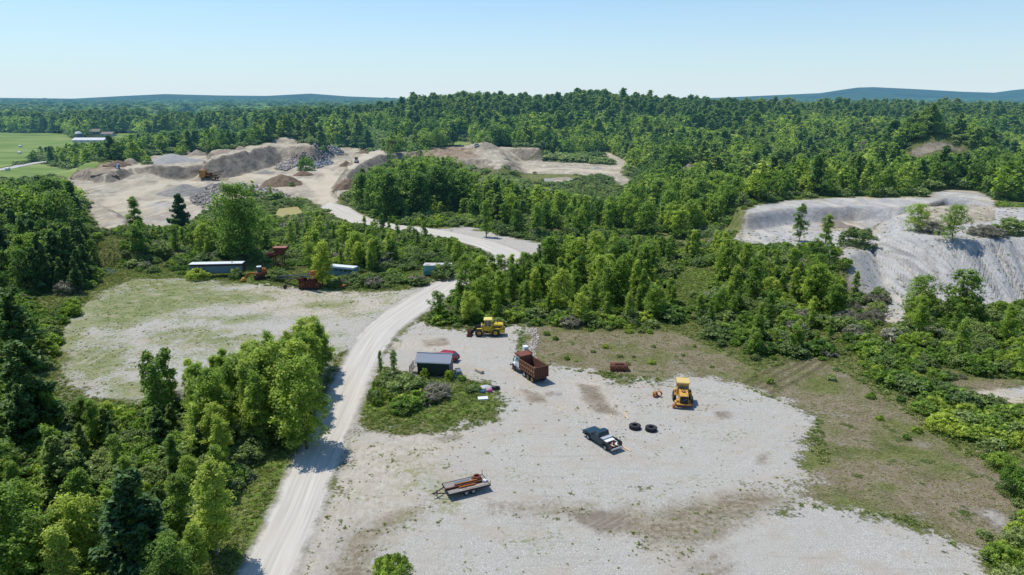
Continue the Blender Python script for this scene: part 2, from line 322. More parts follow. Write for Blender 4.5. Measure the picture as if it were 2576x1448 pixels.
def mat_yard():
    m, nt, _, _ = newmat('crushed_stone'); t = NT(nt); p = t.pos()
    g, big, mid, fin, v2 = gravel_layers(t, p)
    sand = t.ramp(t.noise(t.vscale(p, (1.3,.6,1)), 1.3, 5, .7), [(.3, (.33,.28,.22)), (.5, (.455,.40,.33)), (.7, (.56,.51,.43))])
    c = t.mix(t.math('MULTIPLY', edge_fac(t, p, t.attr('dirt').outputs['Fac'], 4, 1.5, 2.6), .95), g, sand)
    br = t.ramp(t.noise(p, 1.6, 5, .75), [(.35, (.13,.11,.065)), (.5, (.215,.175,.115)), (.65, (.35,.305,.235))])
    c = t.mix(t.math('MULTIPLY', edge_fac(t, p, t.attr('brown').outputs['Fac'], 3, 2.2, 2.0, 2.0), .92), c, br)
    gr = t.ramp(t.math('ADD', t.math('MULTIPLY', t.noise(p, 2.2, 4, .7), .5), t.math('MULTIPLY', t.noise(p, .35, 4, .7), .5)), [(.36, (.085,.125,.022)), (.48, (.15,.19,.05)), (.56, (.24,.24,.10)), (.66, (.38,.34,.24))])
    wf = t.attr('weed').outputs['Fac']
    c = t.mix(t.math('MULTIPLY', edge_fac(t, p, wf, 8, 6, 2.5, 4.0), .88), c, gr)
    # scattered weeds and moss in the stone
    wn = t.math('ADD', t.math('MULTIPLY', t.noise(p, 1.9, 4, .75), .6), t.math('MULTIPLY', t.noise(p, .13, 3, .6), .4))
    wn = t.math('ADD', wn, t.attr('weedy').outputs['Fac'])
    c = t.mix(t.math('MULTIPLY', t.sm(wn, .55, .63), .8), c, gr)
    tk = t.sm(t.math('ADD', t.attr('track').outputs['Fac'], t.math('MULTIPLY', t.math('SUBTRACT', mid, .5), .8)), -.35, .25)
    c = t.mix(t.math('MULTIPLY', tk, t.math('MULTIPLY', t.sm(t.noise(p, .06, 3), .35, .6), .5)), c, t.mix(big, (.30,.275,.24,1), (.54,.51,.46,1)))
    st = t.math('MULTIPLY', edge_fac(t, p, t.attr('stain').outputs['Fac'], 1.0, .7, .7), t.sm(t.noise(p, 1.2, 3, .7), .15, .5))
    c = t.mix(t.math('MULTIPLY', st, .85), c, t.mix(t.noise(p, 1.5, 3, .7), (.10,.078,.055,1), (.26,.21,.155,1)))
    c = t.mix(t.math('MULTIPLY', t.sm(t.noise(t.vscale(p, (1,1.6,1)), .16, 4, .65), .52, .64), .5), c, t.mix(t.noise(p, 2.5, 3, .7), (.30,.25,.18,1), (.50,.44,.36,1)))
    # wheel marks across the yard
    wp = t.N.new('ShaderNodeMapping'); wp.inputs['Rotation'].default_value = (0, 0, .9); t.L.new(p, wp.inputs['Vector']); wv = t.noise(t.vscale(wp.outputs[0], (1.9,.07,1)), 1.0, 4, .6); wv2 = t.noise(t.vscale(p, (.09,1.7,1)), 1.0, 4, .6); c = t.mix(t.math('MULTIPLY', t.sm(wv2, .54, .68), .28), c, (.29,.26,.22,1)); c = t.mix(t.math('MULTIPLY', t.sm(wv, .55, .7), .22), c, (.51,.475,.42,1))
    sh = t.bsdf(c, .95, 0, t.bump(t.math('ADD', fin, t.math('MULTIPLY', mid, .8)), .75, .16), .15)
    t.out(t.alpha(sh, edge_fac(t, p, t.attr('sd').outputs['Fac'], 4.4, 3.2, 1.0, 7.0))); return m
def mat_road():
    m, nt, _, _ = newmat('packed_road_gravel'); t = NT(nt); p = t.pos()
    cb = t.N.new('ShaderNodeCombineXYZ'); t.L.new(t.attr('lat').outputs['Fac'], cb.inputs[0]); t.L.new(t.attr('arc').outputs['Fac'], cb.inputs[1]); q = cb.outputs[0]
    s1 = t.noise(t.vscale(q, (1.0,.022,1)), 1.5, 5, .6); s2 = t.noise(t.vscale(q, (3.2,.05,1)), 1.3, 4, .65); fin = t.noise(p, 6, 3, .7)
    f = t.math('ADD', t.math('MULTIPLY', s1, .55), t.math('MULTIPLY', s2, .45))
    c = t.ramp(f, [(.36, (.385,.35,.305)), (.47, (.475,.44,.39)), (.56, (.545,.51,.455)), (.66, (.63,.59,.53))])
    c = t.mix(t.math('MULTIPLY', fin, .25), c, (.40,.37,.33,1)); c = t.mix(t.math('MULTIPLY', t.sm(t.noise(p, .12, 4), .5, .7), .35), c, (.52,.45,.365,1))
    t.out(t.alpha(t.bsdf(c, .92, 0, t.bump(t.math('ADD', f, t.math('MULTIPLY', fin, .25)), .5, .14), .15), edge_fac(t, p, t.attr('sd').outputs['Fac'], .9, .6, .8))); return m
def mat_quarry():
    m, nt, _, _ = newmat('quarry_sand'); t = NT(nt); p = t.pos()
    geo = t.N.new('ShaderNodeNewGeometry'); sp = t.N.new('ShaderNodeSeparateXYZ'); t.L.new(geo.outputs['Normal'], sp.inputs[0]); nz = sp.outputs['Z']
    a = t.noise(t.vscale(p, (1,1,1.5)), .045, 5, .6); b = t.noise(t.vscale(p, (1,.35,1)), .35, 5, .7); fi = t.noise(p, 2.0, 4, .75)
    sand = t.ramp(t.math('ADD', t.math('MULTIPLY', a, .6), t.math('MULTIPLY', b, .4)), [(.36, (.235,.20,.155)), (.46, (.335,.29,.225)), (.54, (.41,.355,.27)), (.64, (.52,.43,.30))])
    grey = t.ramp(t.math('ADD', t.math('MULTIPLY', b, .5), t.math('MULTIPLY', fi, .5)), [(.34, (.26,.25,.235)), (.5, (.405,.39,.37)), (.66, (.53,.51,.48))])
    brn = t.ramp(b, [(.35, (.13,.09,.06)), (.5, (.25,.18,.12)), (.66, (.37,.28,.19))])
    gf = t.sm(t.math('ADD', t.attr('grey').outputs['Fac'], t.math('MULTIPLY', t.math('SUBTRACT', t.noise(p, .07, 5, .65), .5), 34)), -4, 4)
    c = t.mix(gf, sand, grey)
    trk = t.noise(t.vscale(p, (.22,.05,1)), 1.0, 4, .6); c = t.mix(t.math('MULTIPLY', t.sm(trk, .52, .62), .5), c, (.60,.535,.44,1)); c = t.mix(t.math('MULTIPLY', t.sm(t.noise(p, .09, 5, .7), .55, .66), .55), c, (.27,.225,.18,1))
    c = t.mix(t.math('MULTIPLY', t.sm(t.attr('earth').outputs['Fac'], -4, 4), .9), c, brn)
    hl = t.sm(t.math('ADD', t.attr('haul').outputs['Fac'], t.math('MULTIPLY', t.math('SUBTRACT', t.noise(p, .15, 4), .5), 7)), -1.5, 1.5); c = t.mix(t.math('MULTIPLY', hl, .75), c, t.mix(fi, (.47,.40,.30,1), (.62,.545,.42,1)))
    steep = t.sm(nz, .955, .82); slope = t.mix(t.sm(t.attr('grey').outputs['Fac'], -5, 5), t.mix(t.sm(b, .3, .7), (.12,.10,.08,1), (.34,.28,.215,1)), t.mix(t.sm(t.noise(t.vscale(p, (1.1,.7,1.4)), .5, 5, .75), .30, .70), (.30,.292,.285,1), (.455,.445,.43,1)))  # shade of the banks painted in: steeper faces get a darker colour
    c = t.mix(t.math('MULTIPLY', steep, .9), c, slope)
    rt = t.N.new('ShaderNodeMapping'); rt.inputs['Rotation'].default_value = (0, 0, -.12); t.L.new(p, rt.inputs['Vector']); sk_ = t.noise(t.vscale(rt.outputs[0], (1.6,.10,.10)), 1.0, 5, .65)
    c = t.mix(t.math('MULTIPLY', t.sm(t.attr('spoil').outputs['Fac'], -1, 4), t.math('MULTIPLY', steep, .8)), c, t.ramp(sk_, [(.33, (.23,.225,.22)), (.47, (.40,.39,.378)), (.62, (.53,.52,.50))]))
    c = t.mix(t.math('MULTIPLY', t.sm(t.noise(p, .35, 5, .8), .60, .68), t.math('SUBTRACT', .7, t.math('MULTIPLY', steep, .4))), c, (.15,.17,.07,1))
    c = t.mix(.25, c, t.mix(fi, (.05,.05,.05,1), (1,1,1,1)), 'OVERLAY')
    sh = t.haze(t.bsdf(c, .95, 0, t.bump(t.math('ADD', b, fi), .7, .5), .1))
    t.out(t.alpha(sh, edge_fac(t, p, t.attr('sd').outputs['Fac'], 3.0, 1.5, .9))); return m
_yard = sd_yard(GX, GY); _road, _arc, _lat = sd_road(GX, GY); _e = PP([(845,522)])[0]; _road = _road-np.clip((GY-_e[1])/25, 0, 1)*9; _road = _road-np.clip((_arc-(_arc.max()-22))/8, 0, 1)*0; _q = sd_quarry(GX, GY); _md = sd_meadow(GX, GY)
r2, _, _ = sdline(GX, GY, ROAD2, 20); r3, _, _ = sdline(GX, GY, ROAD3, 20); _q = np.maximum(_q, np.maximum(4.5-r2, 4.2-r3))
fr, _, _ = sdline(GX, GY, FARMROAD, 20)
_dry = sdany(GX, GY, DRY); _lush = sdany(GX, GY, LUSH)
_scr = sdany(GX, GY, [GG(p) for p in ([(1180,420),(1290,428),(1440,438),(1540,448),(1590,478),(1500,515),(1350,520),(1240,500),(1190,460)], [(1360,392),(1500,388),(1550,408),(1535,420),(1400,408)])], 10)
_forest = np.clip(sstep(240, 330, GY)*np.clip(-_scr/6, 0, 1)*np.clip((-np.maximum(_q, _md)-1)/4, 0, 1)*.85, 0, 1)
tag(sheet('meadow', _md > -4, .05, mat_meadow(), {'sd': _md}), 'bright green hay meadow beyond the quarry')
def tracks(lines, w, gap=1.7, z=0):
    m = np.full(GX.shape, -3.0)
    for l in lines:
        q = smooth_line(PP(l, z)); d, al, lat = sdline(GX, GY, q, 4); m = np.maximum(m, np.where(d < 3.5, w-np.abs(np.abs(lat)-gap/2), -3))
    return m
_trk = tracks([[(800,1400),(900,1280),(1010,1190),(1150,1130),(1350,1090)],[(770,1448),(880,1330),(1000,1240),(1120,1200),(1300,1190)],[(830,1250),(900,1170),(1000,1130),(1200,1100),(1300,1030)],[(840,1330),(900,1220),(915,1120),(930,1070)],
   [(1000,870),(1080,850),(1200,862),(1290,890)],[(985,900),(1060,868),(1160,850),(1260,856)],[(1180,900),(1260,930),(1340,1000),(1420,1080),(1500,1110)],[(1220,890),(1330,980),(1460,1010),(1600,1040),(1690,1040)],[(1340,985),(1500,1160),(1700,1180),(1900,1120),(2040,1040)],[(960,1448),(1150,1340),(1400,1290),(1700,1240),(1960,1180)],
   [(1700,1448),(1900,1360),(2150,1330),(2420,1390)],[(1780,1448),(1980,1390),(2200,1370),(2400,1440)],[(240,900),(400,800),(600,770),(850,780),(1010,770)],[(300,730),(450,712),(600,725),(800,755),(1000,750)],[(330,960),(500,830),(650,790),(800,800)]], .32)
_rut = tracks([[(1850,985),(1950,935),(2060,880),(2150,835)],[(1890,1000),(1990,955),(2090,895)]], .34)
_weedy = np.where(GX < -20, .045, 0)-np.clip((sdpoly(GX, GY, LOWR, 10)+3)/8, 0, 1)*.06-np.where((GY > 110) & (GX > -20), .05, 0)
g0 = sheet('ground', None, 0, mat_ground(), {'dry': _dry, 'lush': _lush, 'forest': _forest, 'rut': _rut})
tag(g0, 'rough grassy soil under the woods, fields and yards')
tag(sheet('gravel_yard', (_yard > -9), .03, mat_yard(), {'sd': _yard, 'dirt': sdany(GX, GY, DIRT), 'brown': sdany(GX, GY, BROWN), 'weed': sdany(GX, GY, WEED),
     'stain': sdany(GX, GY, STAIN, 8), 'weedy': _weedy, 'track': _trk}), 'pale crushed stone yard with weeds around the parked machines')
tag(sheet('gravel_road', (_road > -2.5), .06, mat_road(), {'sd': _road, 'arc': _arc, 'lat': _lat}), 'pale gravel haul road running past the yard to the quarry')
_grey = np.maximum(sdany(GX, GY, [QR, QR4, QR5, QR6], 12)-2, np.minimum(sdany(GX, GY, [GG([(225,560),(330,585),(470,560),(560,500),(480,470),(330,510)])], 12), 0)-3)
_grey = np.where(sdpoly(GX, GY, PP([(2300,520),(2377,499),(2451,503),(2500,530),(2500,575),(2330,590)], 10), 12) > 0, -8, _grey)
_grey = np.minimum(_grey, -sdpoly(GX, GY, PP([(2212,560),(2235,566),(2160,625),(2105,648),(2095,640)], 7.5), 12)-1)
_grey = np.minimum(_grey, -sdpoly(GX, GY, PP([(2070,575),(2085,556),(2160,553),(2150,578)], 5.5), 12)-1)
_earth = sdany(GX, GY, [GG([(949,395),(1059,380),(1150,368),(1190,373),(1215,395),(1180,400),(1080,398),(1000,395)]), GG([(175,450),(240,415),(300,404),(310,425),(250,440),(230,455)])], 12)
_haul = np.full(GX.shape, -12.0)
for ln, wd in (([(840,515),(800,470),(770,455),(700,452),(617,440),(520,452),(417,462),(340,482),(285,512)], 4.5), ([(800,470),(850,445),(890,425),(900,405),(950,385)], 4.5), ([(700,452),(640,445),(560,432),(480,440)], 3.5), ([(300,530),(400,505),(480,505),(540,500)], 3), ([(240,440),(330,425),(420,402),(510,395)], 3), ([(850,470),(820,430),(790,430)], 3), ([(1270,420),(1400,424),(1540,436)], 4)):
    d, _, _ = sdline(GX, GY, smooth_line(GG(ln)), 12); _haul = np.maximum(_haul, wd-d)
tag(sheet('quarry_floor', _q > -5, .045, mat_quarry(), {'sd': _q, 'grey': _grey, 'earth': _earth, 'haul': _haul, 'spoil': sdpoly(GX, GY, SPOILX, 10)}), 'bare sand and grey stone of the quarry pits and banks')
mfr, nt, _, _ = newmat('farm_road_surface'); t = NT(nt); t.out(t.haze(t.bsdf((.42,.41,.39,1), .9)))
tag(sheet('farm_road', fr < 2.6, .12, mfr, {'sd': 3-fr}), 'narrow pale road crossing the meadow')
# coarse land under everything, reaching past the sheet's sides
me = bpy.data.meshes.new('outer_ground'); R_ = 16000
me.from_pydata([(-R_,-R_,-2.5),(R_,-R_,-2.5),(R_,R_,-2.5),(-R_,R_,-2.5)], [], [(0,1,2,3)]); me.materials.append(bpy.data.materials['grassy_soil'])
og = bpy.data.objects.new('outer_ground', me); COL.objects.link(og); tag(og, 'open land beyond the site', kind='structure')
# ponds
def mat_water(name, col, ro=.08, sp=.5):
    m, nt, _, _ = newmat(name); t = NT(nt); t.out(t.bsdf(t.mix(t.noise(t.pos(), .3, 3), c4(col), c4([a*1.5 for a in col])), ro, 0, t.bump(t.noise(t.pos(), 2.5, 3), .15, .05), sp)); return m
for nm, poly, mt, lb in (('pond', POND1, mat_water('blue_water', (.03,.09,.15)), 'small blue pond among the trees on the left'), ('pond', POND2, mat_water('silty_water', (.26,.225,.075), .5, .12), 'muddy yellow-green pond beside the haul road')):
    me = bpy.data.meshes.new(nm); me.from_pydata([(a, b, -.28) for a, b in poly*1.0+(poly-poly.mean(0))*.12], [], [tuple(range(len(poly)))]); me.materials.append(mt)
    o = bpy.data.objects.new(nm, me); COL.objects.link(o); tag(o, lb, kind='structure')
# ------------------------------------------------------------------ foliage
def mat_leaf(name, c0, c1, c2, trans=.35, rough=.6):
    m, nt, _, _ = newmat(name); t = NT(nt)
    ti = t.attr('tint', 'INSTANCER').outputs['Fac']; sh = t.attr('shade').outputs['Fac']
    oi = t.N.new('ShaderNodeObjectInfo').outputs['Random']
    f = t.math('ADD', ti, t.math('MULTIPLY', t.math('SUBTRACT', oi, .5), .3), clamp=True)
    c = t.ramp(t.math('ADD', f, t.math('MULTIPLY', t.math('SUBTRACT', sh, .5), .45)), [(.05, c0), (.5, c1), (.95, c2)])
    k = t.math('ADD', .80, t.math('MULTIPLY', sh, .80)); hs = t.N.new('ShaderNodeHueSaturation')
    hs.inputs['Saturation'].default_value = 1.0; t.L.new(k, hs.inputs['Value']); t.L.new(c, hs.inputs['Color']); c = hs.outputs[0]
    d = t.bsdf(c, rough, 0, None, .25)
    tr = t.N.new('ShaderNodeBsdfTranslucent'); tc = t.mix(1.0, c, (1.0, 1.15, .45, 1), 'MULTIPLY'); t.L.new(tc, tr.inputs[0])
    mx = t.N.new('ShaderNodeMixShader'); mx.inputs[0].default_value = trans; t.L.new(d, mx.inputs[1]); t.L.new(tr.outputs[0], mx.inputs[2])
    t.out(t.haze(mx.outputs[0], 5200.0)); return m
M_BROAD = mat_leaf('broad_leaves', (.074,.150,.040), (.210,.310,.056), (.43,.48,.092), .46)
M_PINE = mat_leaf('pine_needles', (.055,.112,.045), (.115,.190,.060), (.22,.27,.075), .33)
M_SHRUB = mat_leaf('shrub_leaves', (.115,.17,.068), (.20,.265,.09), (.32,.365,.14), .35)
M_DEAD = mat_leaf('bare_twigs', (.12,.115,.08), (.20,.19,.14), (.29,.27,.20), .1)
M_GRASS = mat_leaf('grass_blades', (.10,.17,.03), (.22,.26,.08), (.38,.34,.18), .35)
def mat_bark(name, a, b, sc=3):
    m, nt, _, _ = newmat(name); t = NT(nt); tc = t.N.new('ShaderNodeTexCoord').outputs['Object']
    c = t.mix(t.sm(t.noise(t.vscale(tc, (3,3,1)), sc, 4, .7), .4, .62), c4(a), c4(b)); t.out(t.bsdf(c, .9, 0, None, .1)); return m
M_BARK = mat_bark('brown_bark', (.06,.045,.035), (.17,.14,.11)); M_BIRCH = mat_bark('pale_bark', (.12,.11,.10), (.42,.40,.37)); M_GREY = mat_bark('dead_wood', (.20,.19,.18), (.42,.40,.38))
def quads(c, nrm, size, asp, rng, up=None):
    n = len(c); nrm = nrm/(np.linalg.norm(nrm, axis=1, keepdims=True)+1e-9)
    a = rng.normal(size=(n, 3)) if up is None else up+rng.normal(size=(n, 3))*.25
    u = np.cross(nrm, a); u /= np.linalg.norm(u, axis=1, keepdims=True)+1e-9; v = np.cross(nrm, u)
    s = size[:, None]; bend = nrm*s*.18
    V = np.stack([c-v*s*.5, c+u*s*asp*.5+bend, c+v*s*.5, c-u*s*asp*.5+bend], 1).reshape(-1, 3)
    return V, np.arange(4*n).reshape(n, 4)
def tube(pts, rad, seg=5):
    pts = np.array(pts, float); V = []; F = []
    for i, p in enumerate(pts):
        d = pts[min(i+1, len(pts)-1)]-pts[max(i-1, 0)]; d /= np.linalg.norm(d)+1e-9
        a = np.cross(d, [0.3, 1, .1] if abs(d[2]) > .8 else [0, 0, 1]); a /= np.linalg.norm(a); b = np.cross(d, a)
        for k in range(seg):
            w = 2*math.pi*k/seg; V.append(p+(a*math.cos(w)+b*math.sin(w))*rad[i])
    for i in range(len(pts)-1):
        for k in range(seg): F.append((i*seg+k, i*seg+(k+1) % seg, (i+1)*seg+(k+1) % seg, (i+1)*seg+k))
    return np.array(V), np.array(F)
def joinm(parts):
    V = []; F = []; o = 0
    for v, f in parts: V.append(v); F.append(f+o); o += len(v)
    return np.concatenate(V), np.concatenate(F)
def sph(rng, n):
    a = rng.normal(size=(n, 3)); return a/np.linalg.norm(a, axis=1, keepdims=True)
def gen(kind, seed, nl, H0=10.0):
    """crown (V,F,shade) and trunk (V,F) of one plant, H0 tall"""
    r = np.random.default_rng(seed); C = []; N = []; Z = []; SH = []; limbs = []; up = None; asp = .75
    lean = r.normal(size=2)*.02*H0
    ax = lambda u: np.array([lean[0]*u+math.sin(u*4+seed)*.012*H0, lean[1]*u+math.cos(u*3+seed)*.012*H0, u*H0])
    if kind in ('broad', 'birch', 'round'):
        fine = nl > 1500
        R = {'broad': .27, 'birch': .175, 'round': .40}[kind]*H0*r.uniform(.85, 1.18); zb = {'broad': .05, 'birch': .09, 'round': .06}[kind]
        K = {'broad': 46, 'birch': 40, 'round': 60}[kind]*(5 if fine else 1); per = max(4, nl//K); cr0 = {'broad': .085, 'birch': .062, 'round': .095}[kind]*H0*(.52 if fine else 1)
        lump = r.uniform(0, 6.28, 3)
        LB = []
        if fine:
            for j in range(15 if kind != 'birch' else 13):
                u = (j+r.uniform(0, 1))/15 if kind != 'birch' else (j+r.uniform(0, 1))/13; w = j*2.4+r.uniform(-.7, .7); pf = (min(1.0, .5+2.2*u)*(1-u**3.5)**.6 if kind != 'birch' else (1-u)**.5*min(1, .5+2*u))*r.uniform(.6, 1.25)
                z = (zb+.04+(.90-zb)*u)*H0; LB.append((ax(z/H0)+np.array([R*pf*.68*math.cos(w), R*pf*.68*math.sin(w), 0]), R*r.uniform(.42, .68)*(1.15-.45*u), r.uniform(.2, .8)))
        for k in range(K):
            u = r.beta(1.5, 1.25) if kind != 'birch' else r.beta(1.2, 1.35); w = r.uniform(0, 6.283)
            prof = (math.sin(math.pi*min(1, u*.88+.12)**.85))**.62
            if kind == 'broad': prof = min(1.0, (u*3.2+.35))*(1-u**2.3)**.75*(1 if seed % 2 else (1.12-.35*u))
            if kind == 'birch': prof = (1-u)**.6*(.35+1.3*min(u*2.4, 1)*.6)
            rr = R*prof*(1+.22*math.sin(2*w+lump[0])+.15*math.sin(3*w+lump[1]+4*u))*math.sqrt(r.uniform(.30, 1.0))
            z = (zb+(1-zb)*u)*H0; c = ax(z/H0)+np.array([rr*math.cos(w), rr*math.sin(w), 0]); c[2] = min(z, H0*.985)
            if fine:
                lc, lr, ls = LB[k % len(LB)]; dd = sph(r, 1)[0]; dd[2] = abs(dd[2])*1.15 if r.uniform() < .7 else dd[2]; c = lc+dd*lr*r.uniform(.45, 1.05)*np.array([1, 1, 1.25]); c[2] = max(.06*H0, min(c[2], H0))
            cr = cr0*r.uniform(.6, 1.5)*(1 if u < .85 else .7); n = int(per*(cr/cr0)**2*.9)+3
            d = sph(r, n); d[:, 2] = np.where(d[:, 2] < -.3, -d[:, 2], d[:, 2]); q = c+d*cr*r.uniform(.2, 1.6 if fine else 1.25, (n, 1))*np.array([1, 1, 1.05 if fine else .8])
            C.append(q); N.append(d*.7+np.array([-.15, .05, .85])+r.normal(size=(n, 3))*.55); s0 = r.uniform(.15, .85)
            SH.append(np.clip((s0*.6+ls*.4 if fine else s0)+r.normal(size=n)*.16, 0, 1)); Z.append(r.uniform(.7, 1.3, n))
            if k % (13 if fine else 3) == 0: limbs.append((max(.12, z/H0-r.uniform(.12, .25)), c, cr))
        size = {'broad': .034, 'birch': .025, 'round': .033}[kind]*H0*math.sqrt(5200/max(nl, 1))**.8
    elif kind in ('pine', 'youngpine'):
        R = (.25 if kind == 'pine' else .30)*H0*r.uniform(.9, 1.15); nlev = 15 if kind == 'pine' else 13; zb = .14 if kind == 'pine' else .05; asp = .42
        cand = []
        for l in range(nlev):
            u = (l+r.uniform(0, .5))/nlev; z = zb+(1-zb)*u; nb = r.integers(4, 7)
            for b in range(nb):
                w = r.uniform(0, 6.283); L = R*(1-u*.93)**.75*r.uniform(.55, 1.15)*(.75 if u < .12 else 1); cand.append((u, z, w, L))
        tot = sum(c[3] for c in cand)
        for u, z, w, L in cand:
            n = max(3, int(nl*L/tot)); s = r.uniform(.18, 1, n)**.8; rise = .28-.1*(1-u); dr = np.array([math.cos(w), math.sin(w), 0]); o = ax(z)
            side = np.array([-dr[1], dr[0], 0])*(r.normal(size=(n, 1))*.17*L*(1.1-s[:, None]*.5))
            q = o+dr*(s*L)[:, None]+side+np.array([0, 0, 1.])*(s*L*rise-.16*L*(1-s)+r.normal(size=n)*.028*H0*.7)[:, None]
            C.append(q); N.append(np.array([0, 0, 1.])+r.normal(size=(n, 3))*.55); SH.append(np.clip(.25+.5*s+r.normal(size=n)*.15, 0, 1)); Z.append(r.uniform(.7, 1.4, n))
            limbs.append((z, o+dr*L*.8+np.array([0, 0, L*rise*.7]), .1))
        n = nl//14; s = r.uniform(0, 1, n); C.append(ax(.9)+np.stack([r.normal(size=n)*.02*H0*(1-s), r.normal(size=n)*.02*H0*(1-s), s*.1*H0], 1)); N.append(sph(r, n)); SH.append(np.full(n, .7)); Z.append(np.ones(n))
        size = .055*H0*math.sqrt(5200/max(nl, 1))**.72
    elif kind in ('shrub', 'weedbush', 'twig'):
        K = 22 if nl < 1000 else 48; per = max(3, nl//K); R = .62*H0
        for k in range(K):
            w = r.uniform(0, 6.283); q = math.sqrt(r.uniform(0, 1)); c = np.array([R*q*math.cos(w), R*q*math.sin(w), H0*(.22+.58*math.sqrt(max(0, 1-q*q))*r.uniform(.2 if nl >= 1000 else .55, 1.05))]); cr = (.2 if nl < 1000 else .14)*H0*r.uniform(.6, 1.35)
            n = per; d = sph(r, n); d[:, 2] = np.where(d[:, 2] < -.2, -d[:, 2], d[:, 2]); C.append(c+d*cr*r.uniform(.4, 1.1, (n, 1))); N.append(d+np.array([-.1, 0, .45])+r.normal(size=(n, 3))*.9)
            SH.append(np.clip(r.uniform(.15, .85)+r.normal(size=n)*.16, 0, 1)); Z.append(r.uniform(.6, 1.35, n))
        n = nl//5; w = r.uniform(0, 6.283, n); q = np.sqrt(r.uniform(0, 1, n)); C.append(np.stack([R*1.15*q*np.cos(w), R*1.15*q*np.sin(w), H0*.22*r.uniform(0, 1, n)], 1)); N.append(np.array([0, 0, .6])+r.normal(size=(n, 3))); SH.append(r.uniform(0, .7, n)); Z.append(np.ones(n))
        size = .105*H0*math.sqrt(1500/max(nl, 1))**.8; asp = .75 if kind != 'twig' else .12
        if kind == 'twig': size *= 2.2
    C = np.concatenate(C); N = np.concatenate(N); SH = np.concatenate(SH); Z = np.concatenate(Z)
    C[:, 2] = np.maximum(C[:, 2], .02*H0)
    V, F = quads(C, N, Z*size, asp, r); T = None
    if kind not in ('shrub', 'weedbush', 'twig'):
        r0 = .0125*H0 if kind != 'birch' else .008*H0
        parts = [tube([ax(u)-[0, 0, .3 if u == 0 else 0] for u in (0, .1, .3, .55, .8, .97)], [r0*1.5, r0*1.05, r0*.85, r0*.55, r0*.3, r0*.08], 7)]
        for z, e, cr in limbs:
            o = ax(z); mid = (o+e)/2+np.array([0, 0, .03*H0])*(1 if kind[0] != 'p' else -.3); k = (r0*.42)*(1-z*.6)
            parts.append(tube([o, mid, e], [k, k*.65, k*.2], 4))
        if kind == 'birch':
            for j in range(2):
                w = r.uniform(0, 6.28); e = np.array([math.cos(w), math.sin(w), 0])*H0*.09; parts.append(tube([[0, 0, -.3], e*.5+[0, 0, .35*H0], e+[0, 0, .8*H0]], [r0*1.1, r0*.7, r0*.15], 5))
        T = joinm(parts)
    return V, F, np.repeat(SH, 4), T
LIB = {}
MATOF = {'broad': (M_BROAD, M_BARK), 'round': (M_BROAD, M_BARK), 'birch': (M_BROAD, M_BIRCH), 'pine': (M_PINE, M_BARK), 'youngpine': (M_PINE, M_BARK), 'shrub': (M_SHRUB, None), 'weedbush': (M_BROAD, None), 'twig': (M_DEAD, None)}
def lib(kind, v, nl, joined=False):
    k = (kind, v, nl, joined)
    if k in LIB: return LIB[k]
    V, F, sh, T = gen(kind, hash_s(kind)+v*13, nl); lm, bm = MATOF[kind]
    if joined:
        if T is not None:
            mi = np.concatenate([np.zeros(len(F)), np.ones(len(T[1]))]); V2, F2 = joinm([(V, F), T]); sh2 = np.concatenate([sh, np.full(len(T[0]), .5)])
            r = np_mesh(kind+'_far', V2, F2, [lm, bm], False, {'shade': sh2}, mi)
        else: r = np_mesh(kind+'_far', V, F, [lm], False, {'shade': sh})
    else:
        r = (np_mesh(kind+'_crown', V, F, [lm], False, {'shade': sh}), np_mesh(kind+'_trunk', T[0], T[1], [bm], True) if T is not None else None)
    LIB[k] = r; return r
def hash_s(s): return sum(ord(c)*(i+1)*31 for i, c in enumerate(s)) % 9973
NAMES = {'broad': 'broadleaf_tree', 'round': 'broadleaf_tree', 'birch': 'birch_tree', 'pine': 'pine_tree', 'youngpine': 'pine_tree', 'shrub': 'shrub', 'weedbush': 'bush', 'twig': 'bare_shrub'}
CNT = {}; QUEUE = []; FARREC = []
def plant(kind, x, y, h, tint, label, group=None, nl=5200, wid=1.0, v=None, z=None):
    QUEUE.append((kind, x, y, h, tint, label, group, nl, wid, v, z))
def flush():
    by = {}
    for q in QUEUE: by.setdefault(NAMES[q[0]], []).append(q)
    for nm, L in by.items():
        L.sort(key=lambda q: -(1e9 if q[6] is None else 0)-q[3]/math.hypot(q[1], q[2], CAMH))
        for i, q in enumerate(L):
            if i < 285: plant_now(*q)
            else: FARREC.append(q)
def plant_now(kind, x, y, h, tint, label, group=None, nl=5200, wid=1.0, v=None, z=None):
    v = random.randrange(6 if kind in ('broad', 'birch') else 4) if v is None else v; nm = NAMES[kind]; CNT[nm] = CNT.get(nm, 0)+1
    z = Hs(x, y) if z is None else z; s = h/10.0; rot = random.uniform(0, 6.283)
    if kind in ('shrub', 'weedbush', 'twig'):
        cr, _ = lib(kind, v, nl); o = bpy.data.objects.new(nm, cr); COL.objects.link(o)
        o.location = (x, y, z-.02*h); o.scale = (s*wid, s*wid, s); o.rotation_euler = (0, 0, rot); o['tint'] = float(tint)
        return tag(o, label, 'shrub' if kind != 'weedbush' else 'bush', group)
    cr, tr = lib(kind, v, nl); e = bpy.data.objects.new(nm, None); COL.objects.link(e); e.empty_display_size = .5
    e.location = (x, y, z); e.scale = (s*wid, s*wid, s); e.rotation_euler = (random.uniform(-.03, .03), random.uniform(-.03, .03), rot)
    for n_, me_ in (('crown', cr), ('trunk', tr)):
        o = bpy.data.objects.new(n_, me_); COL.objects.link(o); o.parent = e; o['tint'] = float(tint)
    return tag(e, label, 'tree', group)
